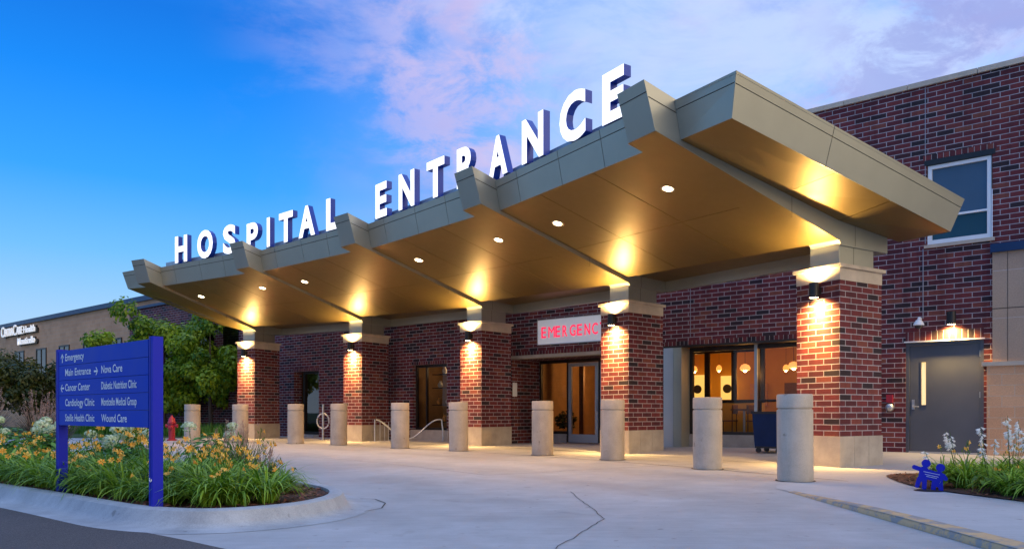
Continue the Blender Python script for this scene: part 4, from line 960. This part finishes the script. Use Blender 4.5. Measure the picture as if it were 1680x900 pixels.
arrow(.09, H1 - rh * .5, 0, 1); arrow(.90, H1 - rh * 1.55, 1, 0); arrow(.09, H1 - rh * 2.52, -1, 0)
w = MB(); c = B_ + sn * .054 + Vector((0, 0, .36)); w.tube([c + sd_ * -.012 + Vector((0, 0, .02)), c + sd_ * -.015, c + sd_ * .0 - Vector((0, 0, .01)), c + sd_ * .018, c + sd_ * .012 + Vector((0, 0, .01))], .005, 6); dp(w, 'scuff_mark', 'signtext')

# ------------------------------------------------------------------ small things
# fire hydrant
hy = tag(empty('fire_hydrant', (-11.11, 24.53, 0)), 'dark red fire hydrant standing left of the leftmost bollard', 'hydrant')
b_ = MB(); b_.lathe([(0, 0), (.15, 0), (.15, .04), (.10, .05), (.10, .55), (.13, .56), (.13, .60), (.11, .62), (.09, .72), (.04, .78), (.03, .82), (0, .82)], 20); b_.build('barrel', 'hydrant', hy, smooth=True)
for sx in (-1, 1):
    b_ = MB(); b_.lathe([(0, 0), (.045, 0), (.05, .09), (.06, .09), (.06, .12), (0, .12)], 12, (sx * .07, 0, .48), (sx, 0, 0)); b_.build('nozzle', 'hydrant', hy, smooth=True)
b_ = MB(); b_.lathe([(0, 0), (.06, 0), (.065, .08), (0, .1)], 12, (0, -.08, .42), (0, -1, 0)); b_.build('pumper_cap', 'hydrant', hy, smooth=True)
# wave bike rack
br = tag(empty('bike_rack', (-3.55, 23.1, 0.02)), 'low galvanised wave bike rack between the second and middle columns', 'bike rack')
dirb = Vector((0.80, 0.10, 0)).normalized()
pts = []
for k in range(33):
    t = k / 32; s = -0.62 + t * 2.0; z = 0.38 + 0.30 * math.cos(t * math.pi * 2.0 + 0.2)
    pts.append(dirb * s + Vector((0, 0, max(z, .05))))
pts = [dirb * -.66 + Vector((0, 0, .0)), dirb * -.66 + Vector((0, 0, .6))] + pts + [dirb * 1.42 + Vector((0, 0, .30)), dirb * 1.42]
b_ = MB(); b_.tube(pts[2:], .024, 10); b_.build('wave_tube', 'steel', br, smooth=True)
b_ = MB(); b_.tube([dirb * -.66, dirb * -.66 + Vector((0, 0, .68))], .02, 8)
for s in (-.5, -.36, -.24): b_.tube([dirb * s, dirb * s + Vector((0, 0, .60))], .010, 6)
b_.build('upright_bars', 'steel', br)
b_ = MB(); b_.box(dirb * -.8 + Vector((0, -.05, 0)), dirb * .62, (0, .1, 0), (0, 0, .015)); b_.build('base_plate', 'alu', br)
# ring bike rack
rr_ = tag(empty('bike_rack', (-6.29, 25.0, 0.01)), 'grey post-and-ring bike rack beside the dark glazed door', 'bike rack')
b_ = MB(); b_.tube([(0, 0, 0), (0, 0, 1.18)], [.035, .03], 12); b_.build('post', 'steel', rr_, smooth=True)
b_ = MB(); b_.tube([(.20 * math.cos(t / 24 * 6.2832), 0, .62 + .25 * math.sin(t / 24 * 6.2832)) for t in range(25)], .024, 8); b_.build('ring', 'steel', rr_, smooth=True)
b_ = MB(); b_.lathe([(0, 0), (.09, 0), (.09, .015), (0, .015)], 16); b_.build('base_plate', 'steel', rr_)
# laundry cart
ca = tag(empty('utility_cart', (5.50, 15.95, swz(5.5, 15.95)), math.atan2(WD.y, WD.x)), 'navy plastic utility cart on castors parked before the cafe window', 'cart')
b_ = MB(); b_.hexa([(-.24, -.30, .14), (.30, -.30, .14), (.30, .30, .14), (-.24, .30, .14)], [(-.28, -.34, .82), (.34, -.34, .82), (.34, .34, .82), (-.28, .34, .82)]); b_.build('tub', 'cartblue', ca, bevel=0.03)
b_ = MB(); b_.box((-.30, -.36, .82), (.66, 0, 0), (0, .72, 0), (0, 0, .05)); b_.build('lid', 'black', ca, bevel=0.012)
b_ = MB()
for s in (-.22, .26): b_.tube([(s, .0, .86), (s, .0, 1.10)], .02, 8)
b_.tube([(-.26, 0, 1.10), (.32, 0, 1.10)], .03, 10); b_.build('handle', 'black', ca)
b_ = MB(); b_.box((-.24, -.3, .10), (.54, 0, 0), (0, .6, 0), (0, 0, .045)); b_.build('base', 'black', ca)
for (sx, sy) in ((-.18, -.24), (.24, -.24), (-.18, .24), (.24, .24)):
    b_ = MB(); b_.lathe([(0, -.018), (.055, -.018), (.055, .018), (0, .018)], 16, (sx, sy, .056), (0, 1, 0)); b_.build('castor', 'black', ca, smooth=True)
# security camera
sc_ = tag(empty('security_camera', Wp(10.55, -0.02, 2.72)), 'white dome security camera under a thin conduit left of the door light', 'camera')
def lp(root, mb, n, m, **k): o = mb.build(n, m, None, **k); o.data.transform(Matrix.Translation(-root.location)); o.parent = root; return o
b_ = MB(); b_.lathe([(0, .02), (.05, .02), (.095, -.05), (.10, -.085), (0, -.085)][::-1], 20, Wp(10.55, -.17, 2.74)); lp(sc_, b_, 'hood', 'white', smooth=True)
b_ = MB(); b_.lathe([(0, -.16), (.04, -.15), (.068, -.12), (.075, -.085), (0, -.085)], 20, Wp(10.55, -.17, 2.74)); lp(sc_, b_, 'dome', 'darkglass', smooth=True)
b_ = MB(); b_.tube([Wp(10.55, -.0, 2.80), Wp(10.55, -.12, 2.80), Wp(10.55, -.17, 2.76)], .03, 10); lp(sc_, b_, 'bracket', 'white', smooth=True)
b_ = MB(); b_.tube([Wp(10.60, -.015, 2.80), Wp(10.60, -.015, 4.20)], .010, 8); lp(sc_, b_, 'conduit', 'cjoint')
# alarm bell / siamese on the wall
ab = tag(empty('fire_alarm_bell', Wp(9.98, -0.01, 1.05)), 'red and chrome fire bell on the brick just left of the grey door', 'alarm')
b_ = MB(); b_.box(Wp(9.93, -.06, 1.12), WD * .12, WN * .058, (0, 0, .16)); lp(ab, b_, 'box', 'hydrant', bevel=0.006)
b_ = MB(); b_.lathe([(0, 0), (.085, 0), (.078, .03), (.04, .06), (0, .065)], 20, Wp(9.99, -.03, 1.02), tuple(-WN)); lp(ab, b_, 'dome', 'steel', smooth=True)
b_ = MB(); b_.tube([Wp(9.82, -.02, 1.16), Wp(9.93, -.02, 1.16)], .012, 8); lp(ab, b_, 'pipe', 'hydrant')
# blue figures plaque
FX = Vector((4.69, 8.80, swz(4.7, 8.8) + .004)); fu = Vector((0.80, -0.42, 0)).normalized(); fnn = Vector((-fu.y, fu.x, 0)); fnn = fnn if fnn.y < 0 else -fnn
fg = tag(empty('figure_plaque', FX + fu * .2), 'royal blue cut-out plaque of two joined children at the bed edge', 'plaque')
def fig(cx, hz, hr, tilt):
    """outline of one child as convex pieces: head, torso, two legs"""
    pcs = []
    pcs.append([(cx + hr * math.cos(t / 20 * 6.2832), hz + hr * math.sin(t / 20 * 6.2832)) for t in range(20)])
    return pcs
cap = lambda x0, z0, x1, z1, r: (x0, z0, x1, z1, r)
caps = [(.02, .272, .11, .238, .024), (.12, .235, .11, .15, .048), (.073, .14, .050, .055, .024), (.125, .13, .122, .035, .024), (.15, .218, .267, .18, .036), (.267, .18, .257, .10, .052),
        (.315, .182, .338, .145, .022), (.222, .10, .214, .02, .024), (.286, .10, .292, .01, .024), (.15, .17, .25, .14, .035)]
b_ = MB()
def capsule(mb, x0, z0, x1, z1, r, th, y=0.0):
    a = math.atan2(z1 - z0, x1 - x0); pts = []
    for t in range(13): pts.append((x1 + r * math.cos(a - math.pi / 2 + math.pi * t / 12), z1 + r * math.sin(a - math.pi / 2 + math.pi * t / 12)))
    for t in range(13): pts.append((x0 + r * math.cos(a + math.pi / 2 + math.pi * t / 12), z0 + r * math.sin(a + math.pi / 2 + math.pi * t / 12)))
    q = [FX + fu * x + Vector((0, 0, z)) - fnn * (0.006 + y) for x, z in pts]
    mb.prism(q, fnn * th)
for k, c in enumerate(caps): capsule(b_, *c, 0.012 + k * 0.0002, 0.0)
for (cx, hz) in ((.141, .318), (.286, .272)): capsule(b_, cx, hz, cx + .001, hz, .046, .0155)
lp(fg, b_, 'cutout', 'figblue')
for (tx, tz, ln) in ((.115, .222, .17), (.13, .190, .14), (.142, .168, .11)):   # pale illegible print lines
    dd_ = (fu * .97 + Vector((0, 0, -.20))).normalized(); q0 = FX + fu * tx + Vector((0, 0, tz)) + fnn * .0105; b_ = MB()
    b_.face([q0, q0 + dd_ * ln, q0 + dd_ * ln + Vector((0, 0, .004)), q0 + Vector((0, 0, .004))]); lp(fg, b_, 'print_line', 'signtext')
b_ = MB(); b_.lathe([(0, 0), (.16, 0), (.12, .012), (0, .02)], 16, FX + fu * .17 - fnn * .03); lp(fg, b_, 'base_stone', 'black')

# ------------------------------------------------------------------ plants
def blade(mb, rnd, base, ang, L, w, lean, droop, v, seg=5):
    d_ = Vector((math.cos(ang), math.sin(ang), 0)); side = Vector((-d_.y, d_.x, 0)); p = Vector(base); e = lean; prev = None
    for k in range(seg + 1):
        t = k / seg; ww = w * (1 - t ** 2.2) * (0.55 + 0.45 * min(1, t * 4)) + 0.0006
        cur = (p - side * ww, p + side * ww)
        if prev: mb.face([prev[0], prev[1], cur[1], cur[0]], [(v, 0)] * 4)
        prev = cur; p = p + (d_ * math.sin(e) + Vector((0, 0, math.cos(e)))) * (L / seg); e += droop / seg
def flower(mb, rnd, c, r, ax):
    ax = Vector(ax).normalized(); u = ax.cross(Vector((0.3, 0.5, 0.8))).normalized(); w = ax.cross(u)
    a0 = rnd.random() * 6
    for k in range(6):
        a = a0 + k * 1.0472; d_ = u * math.cos(a) + w * math.sin(a); s = u * -math.sin(a) + w * math.cos(a); ww = r * (.30 if k % 2 else .22); v = rnd.random()
        p1 = c - ax * r * .45; p2 = c + d_ * r * .55 + ax * r * .18; p3 = c + d_ * r * 1.0 + ax * r * .05
        mb.face([p1, p2 - s * ww, p3, p2 + s * ww], [(v, 0)] * 4)
def lily(seed, nl=120, nf=7, hgt=.50):
    rnd = random.Random(seed); L = MB()
    for _ in range(nl):
        a = rnd.uniform(0, 6.283); r = rnd.uniform(0, .10); blade(L, rnd, (r * math.cos(a), r * math.sin(a), 0), a + rnd.uniform(-.5, .5), rnd.uniform(.32, .62), rnd.uniform(.007, .013), rnd.uniform(.08, .65), rnd.uniform(1.4, 2.6), rnd.random(), 6)
    F = MB(); St = MB()
    for _ in range(nf):
        a = rnd.uniform(0, 6.283); ln = rnd.uniform(.05, .35); h = rnd.uniform(hgt * .55, hgt * 1.2); d_ = Vector((math.cos(a), math.sin(a), 0)); base = d_ * .04; top = d_ * (.04 + ln * .6) + Vector((0, 0, h))
        mid = (base + top) / 2 - d_ * .03; St.tube([base, mid, top], [.004, .003, .0025], 5)
        for j in range(rnd.choice((1, 1, 1, 2))):
            c = top + Vector((rnd.uniform(-.04, .04), rnd.uniform(-.04, .04), rnd.uniform(-.02, .03))); flower(F, rnd, c, rnd.uniform(.032, .048), (rnd.uniform(-.7, .7), rnd.uniform(-1.1, .1), rnd.uniform(.1, .8)))
        for j in range(3):
            c = top + Vector((rnd.uniform(-.03, .03), rnd.uniform(-.03, .03), rnd.uniform(-.03, .03))); dd = Vector((rnd.uniform(-1, 1), rnd.uniform(-1, 1), 1.2)).normalized() * .045; St.tube([c, c + dd * .5, c + dd], [.002, .006, .001], 5)
    return L, F, St
protos = []
def make_lily(seed, **k):
    L, F, St = lily(seed, **k); root = empty('daylily'); L.build('leaves', 'lilyleaf', root); 
    if F.f: F.build('flowers', 'petal', root)
    St.build('stems', 'lilyleaf', root); return root
def copy_tree(o, parent=None):
    c = o.copy(); col.objects.link(c); c.parent = parent
    for ch in list(o.children): copy_tree(ch, c)
    return c
for s in range(6): protos.append(make_lily(100 + s, nl=150, nf=[4, 2, 4, 5, 2, 3][s]))
used = [False] * 6
def put(protos, used, k, loc, rz, sc, **tg):
    o = protos[k] if not used[k] else copy_tree(protos[k]); used[k] = True
    o.location = loc; o.rotation_euler = (0, 0, rz); o.scale = (sc, sc, sc * random.uniform(.92, 1.08)); tag(o, **tg); return o
# rows of daylilies parallel to the front edge of the island
front = [Vector(p) for p in [(-9.5, 11.35), (-8.0, 10.2), (-5.64, 8.50), (-4.46, 7.60), (-3.62, 6.95), (-2.96, 6.50), (-2.51, 6.36), (-2.2, 6.55), (-2.02, 6.85)]]
def along(pts, step, off):
    out = []; carry = 0
    for a, b in zip(pts[:-1], pts[1:]):
        L = (b - a).length; t = carry; dd = (b - a).normalized(); n = Vector((-dd.y, dd.x)); n = -n if n.y < 0 else n
        while t < L: out.append(a + dd * t + n * off); t += step
        carry = t - L
    return out
cnt = 0
for row, off in enumerate((0.06, .42, .80, 1.25)):
    for p in along(front[:-1] if row else front, .40 if row < 2 else .48, off):
        x = p.x + random.uniform(-.08, .08); y = p.y + random.uniform(-.08, .08)
        if not inIsl(x, y) or x > -2.0: continue
        if row and (Vector((x, y)) - Vector((-2.1, 7.4))).length < 0.35: continue
        put(protos, used, random.randrange(6), (x, y, .11), random.uniform(0, 6.28), random.uniform(.85, 1.1), label='daylily clump with arching leaves and orange flowers, massed on the island around the blue sign', cat='flower', group='daylilies in the island bed'); cnt += 1
for (x, y, s) in ((-2.32, 7.55, .8),):
    put(protos, used, 3, (x, y, .11), 1.0, s, label='small daylily clump standing apart at the right tip of the island, bare mulch beside it', cat='flower', group=None)
# hydrangeas
def hydrangea(seed, nb, r=.42):
    rnd = random.Random(seed); root = empty('hydrangea'); F = MB()
    for _ in range(420):
        a = rnd.uniform(0, 6.28); el = rnd.uniform(0.0, 1.45); rr = r * rnd.uniform(.45, 1)
        c = Vector((rr * math.cos(a) * math.cos(el), rr * math.sin(a) * math.cos(el), .12 + rr * math.sin(el) * 1.15)); n = c.normalized(); t = n.cross(Vector((rnd.gauss(0, 1), rnd.gauss(0, 1), .3))).normalized(); b = (n * .6 + t * .3).cross(t).normalized(); s = rnd.uniform(.03, .06); v = rnd.random()
        F.face([c - t * s, c - b * s * .6, c + t * s, c + b * s * .6], [(v, 0)] * 4)
    F.build('foliage', 'shrubleaf', root)
    for k in range(nb):
        a = rnd.uniform(0, 6.28); rr = r * rnd.uniform(.3, .95); c = Vector((rr * math.cos(a), rr * math.sin(a), .50 + rnd.uniform(0, .2))); Hm = MB(); hr = rnd.uniform(.065, .095)
        for _ in range(150):
            n = Vector((rnd.gauss(0, 1), rnd.gauss(0, 1), rnd.gauss(0, 1))).normalized(); n.z = abs(n.z) if rnd.random() < .7 else n.z; p = c + Vector((n.x, n.y, n.z * .8)) * hr * rnd.uniform(.85, 1.05); t = n.cross(Vector((.2, .5, .7))).normalized(); b = n.cross(t); s = .014; v = rnd.random()
            t2 = t + n * rnd.uniform(-.5, .5)
            Hm.face([p - t2 * s, p - b * s, p + t2 * s, p + b * s], [(v, 0)] * 4)
        Hm.build('flower_head', 'hydra', root)
        Sx = MB(); Sx.tube([(c.x * .3, c.y * .3, 0), (c.x * .8, c.y * .8, .25), (c.x, c.y, c.z)], .004, 5); Sx.build('stem', 'shrubleaf', root)
    return root
hl = [(-5.9, 9.55, 4, 1.0, 'white hydrangea shrub at the back of the island, left of the blue sign'), (-4.9, 9.0, 5, .9, 'white hydrangea seen under the left half of the blue sign'), (-4.35, 8.55, 5, .85, 'white hydrangea seen under the right half of the blue sign'), (-4.85, 9.6, 4, 1.05, 'hydrangea shrub with few white heads beside the right sign post'), (-3.68, 9.1, 3, .95, 'hydrangea right of the blue sign with two pale flower heads'), (-7.2, 10.9, 4, 1.0, 'hydrangea with white heads at the left picture edge')]
for k, (x, y, nb, s, lb) in enumerate(hl):
    h_ = hydrangea(300 + k, nb); h_.location = (x, y, .11); h_.scale = (s, s, s); tag(h_, lb, 'shrub', 'hydrangeas on the island')
# ornamental grasses
def reed(seed, n, L, mat, plume=0, w=.004, spread=.35, droop=(.5, 1.3)):
    rnd = random.Random(seed); root = empty('ornamental_grass'); B = MB()
    for _ in range(n):
        a = rnd.uniform(0, 6.28); r = rnd.uniform(0, .1); blade(B, rnd, (r * math.cos(a), r * math.sin(a), 0), a + rnd.uniform(-.3, .3), L * rnd.uniform(.6, 1.1), w * rnd.uniform(.7, 1.3), rnd.uniform(.03, spread), rnd.uniform(*droop), rnd.random(), 6)
    B.build('blades', mat, root)
    if plume:
        Pm = MB()
        for _ in range(plume):
            a = rnd.uniform(0, 6.28); ln = rnd.uniform(.05, .3) * L; top = Vector((math.cos(a) * ln, math.sin(a) * ln, L * rnd.uniform(.85, 1.15))); Pm.tube([(0, 0, 0), top * .5, top * .86], .0025, 4)
            d_ = top.normalized()
            for j in range(26):
                c = top * rnd.uniform(.8, 1.05); o_ = Vector((rnd.gauss(0, 1), rnd.gauss(0, 1), rnd.gauss(0, .6))).normalized(); c = c + o_ * .012; s = .016; v = rnd.random(); t = (d_ + o_ * .5).normalized()
                Pm.face([c - t * s, c + o_ * s * .25, c + t * s, c - o_ * s * .25], [(v, 0)] * 4)
        Pm.build('plumes', 'plume', root)
    return root
for (x, y, sd2, n, L, mt, pl, lb) in ((-3.02, 8.45, 1, 170, .62, 'reedleaf', 14, 'green ornamental grass with pinkish plumes at the island edge before the second bollard'), (-3.45, 8.9, 2, 120, .55, 'reedleaf', 10, 'smaller ornamental grass just left of the plumed grass at the island edge'), (-2.55, 7.75, 3, 70, .42, 'reedleaf', 5, 'thin upright grass tuft beside the lone daylily at the island tip'),
    (-9.2, 13.0, 4, 260, 1.15, 'redgrass', 30, 'tall russet grass clump at the left edge, nearest'), (-8.6, 13.6, 5, 240, 1.05, 'redgrass', 24, 'tall russet grass clump left of the sign, before the dark trees'), (-10.2, 14.6, 6, 240, 1.1, 'redgrass', 20, 'tall russet grass clump at far left, behind the others'), (-7.9, 12.7, 7, 200, .9, 'redgrass', 16, 'russet grass clump directly behind the left sign post'), (-9.6, 16.0, 8, 240, 1.1, 'redgrass', 18, 'russet grass clump behind the left sign post, farther back')):
    r_ = reed(sd2, n, L, mt, pl); r_.location = (x, y, .11); tag(r_, lb, 'grass', 'ornamental grasses on the island')
# right bed: grassy clumps and white-flowered hostas
rp = []
for s in range(4): rp.append(make_lily(500 + s, nl=130, nf=[0, 1, 2, 1][s], hgt=.45))
ru = [False] * 4
pos = []
for iy in range(9):
    for ix in range(5):
        x = 5.38 + ix * .43 + random.uniform(-.1, .1); y = 6.8 + iy * .42 + random.uniform(-.1, .1)
        if inBed(x, y) and not (x < 5.45 and y > 9.2): pos.append((x, y))
for (x, y) in pos:
    put(rp, ru, random.randrange(4), (x, y, swz(x, y) + .012), random.uniform(0, 6.28), random.uniform(.82, 1.08), label='green strap-leaved daylily clump in the bed by the grey door, few orange buds', cat='flower', group='daylily clumps in the right bed')
def hosta(seed, nst, hh):
    rnd = random.Random(seed); root = empty('hosta'); L = MB()
    for _ in range(34):
        a = rnd.uniform(0, 6.28); d_ = Vector((math.cos(a), math.sin(a), 0)); s = Vector((-d_.y, d_.x, 0)); e = rnd.uniform(.3, .9); l0 = rnd.uniform(.12, .22); c = d_ * math.sin(e) * l0 + Vector((0, 0, math.cos(e) * l0)); v = rnd.random(); ll = rnd.uniform(.10, .16); ww = ll * .36; up = Vector((0, 0, 1))
        p1 = c + d_ * ll * .35 + up * .02; p2 = c + d_ * ll - up * .03
        L.face([c, p1 - s * ww, p2, p1 - up * .012], [(v, 0)] * 4); L.face([c, p1 - up * .012, p2, p1 + s * ww], [(v, 0)] * 4)
    L.build('leaves', 'hostaleaf', root); St = MB(); F = MB()
    for k in range(nst):
        a = rnd.uniform(0, 6.28); ln = rnd.uniform(.02, .2); h = hh * rnd.uniform(.8, 1.1); top = Vector((math.cos(a) * ln, math.sin(a) * ln, h)); St.tube([(0, 0, 0), top * .5, top], [.004, .003, .002], 5)
        for j in range(11):
            t = rnd.uniform(.72, 1.0); c = top * t; b = rnd.uniform(0, 6.28); o_ = Vector((math.cos(b), math.sin(b), -.7)).normalized(); q = c + o_ * .03; u = o_.cross(Vector((0, 0, 1))).normalized(); w = o_.cross(u); 
            for m_ in range(5):
                aa = m_ * 1.2566; dd = u * math.cos(aa) + w * math.sin(aa); ss = u * -math.sin(aa) + w * math.cos(aa); v = rnd.random()
                F.face([c, q + dd * .007 - ss * .007, q + o_ * .024 + dd * .016, q + dd * .007 + ss * .007], [(v, 0)] * 4)
    St.build('stems', 'hostaleaf', root); F.build('flowers', 'whitepetal', root); return root
hs_ = [(4.78, 8.35, 1, .52, 'lone hosta stem with white bells just right of the blue plaque'), (5.10, 8.55, 3, .74, 'white-flowered hosta in front of the grey door'), (4.95, 7.75, 3, .66, 'white hosta spikes over the middle of the grey door'), (5.25, 7.9, 4, .76, 'tall white hosta spikes at the right jamb of the grey door'), (5.0, 7.2, 5, .66, 'dense white hosta blooms before the tan brick, near the picture edge'), (5.35, 7.45, 7, .70, 'dense white hosta blooms at the right picture edge'), (5.6, 8.3, 4, .78, 'white hosta behind the others before the tan brick')]
for k, (x, y, n_, hh, lb) in enumerate(hs_):
    h_ = hosta(700 + k, n_, hh); x *= 1.07; y *= 1.07; h_.location = (x, y, swz(x, y) + .012); h_.scale = (1.04, 1.04, 1.04); tag(h_, lb, 'flower', 'hostas in the right bed')
# low greenery strip by the far wall
rnd = random.Random(5); g = MB()
for _ in range(5000):
    t = rnd.random(); x = lerp(-10.2, -19, t) + rnd.uniform(-.5, .5); y = lerp(27.2, 32.0, t) + rnd.uniform(-.3, 2.0); a = rnd.uniform(0, 6.28)
    blade(g, rnd, (x, y, .02), a, rnd.uniform(.25, .6), .012, .1, .8, rnd.random(), 3)
tag(g.build('ground_cover', 'shrubleaf'), 'low green ground cover along the brick wing, left of the leftmost column', 'ground cover', kind='stuff')
# trees
def tree(loc, h0, h1, rx, mat, seed, nleaf, size, label, lean=0):
    rnd = random.Random(seed); root = tag(empty('deciduous_tree', loc), label, 'tree', 'trees beside the building'); T = MB()
    T.tube([(0, 0, 0), (.03, .02, h0 * .6), (lean * .3, 0, h0), (lean * .6, 0, (h0 + h1) / 2), (lean, 0, h1 * .9)], [.11, .09, .075, .05, .015], 10)
    cent = []
    for k in range(14):
        a = k * 2.4 + rnd.uniform(-.3, .3); z = lerp(h0 * .9, h1 * .82, rnd.random()); base = Vector((lean * .3, 0, z * .8)); end = Vector((math.cos(a) * rx * rnd.uniform(.5, .85), math.sin(a) * rx * rnd.uniform(.5, .85), min(h1 * .95, z + rnd.uniform(.2, .9))))
        T.tube([base, (base + end) / 2 + Vector((0, 0, .1)), end], [.035, .022, .008], 6); cent.append(end); cent.append(base.lerp(end, .6))
    T.build('trunk', 'bark', root, smooth=True)
    hc_ = (h0 + h1) / 2; hh = (h1 - h0) / 2
    for _ in range(26):
        d_ = Vector((rnd.gauss(0, 1), rnd.gauss(0, 1), rnd.gauss(0, 1))).normalized() * rnd.uniform(.45, .95); cent.append(Vector((d_.x * rx, d_.y * rx, hc_ + d_.z * hh)))
    F = MB()
    cr = [rnd.uniform(.28, .55) * rx * .62 for _ in cent]; cv = [rnd.uniform(-.25, .3) for _ in cent]
    for _ in range(nleaf):
        k = rnd.randrange(len(cent)); d_ = Vector((rnd.gauss(0, 1), rnd.gauss(0, 1), rnd.gauss(0, .75))).normalized() * cr[k] * rnd.uniform(.35, 1) ** .6; c = cent[k] + d_
        n = (d_.normalized() + Vector((rnd.gauss(0, .5), rnd.gauss(0, .5), .6))).normalized(); t = n.cross(Vector((rnd.gauss(0, 1), rnd.gauss(0, 1), .1))).normalized(); b = n.cross(t); s = size * rnd.uniform(.6, 1.25); v = min(1, max(0, .42 + cv[k] + rnd.gauss(0, .2)))
        F.face([c - t * s, c - b * s * .55, c + t * s, c + b * s * .55], [(v, 0)] * 4)
    F.build('crown', mat, root); return root
tree((-14.0, 30.2, 0), 1.0, 5.1, 1.95, 'treeleaf', 11, 17000, .09, 'bright green tree rising directly behind the right post of the blue sign')
tree((-11.9, 29.6, 0), 1.0, 4.5, 1.8, 'treeleaf', 12, 15000, .09, 'green tree between the blue sign and the leftmost brick column')
tree((-16.4, 31.8, 0), 1.1, 4.4, 1.6, 'treeleaf', 13, 9000, .09, 'smaller green tree mostly hidden behind the blue sign')
tree((-24.8, 35.0, 0), .9, 4.1, 2.1, 'darkleaf', 14, 9000, .10, 'dark tree at the left edge, its crown touching the tan building letters')
tree((-22.0, 34.2, 0), .8, 3.3, 1.6, 'darkleaf', 15, 6500, .10, 'lower dark tree just left of the blue sign')
tree((-27.5, 36.5, 0), .9, 3.9, 2.0, 'darkleaf', 16, 4500, .10, 'dark tree cut by the left picture edge, farthest left')
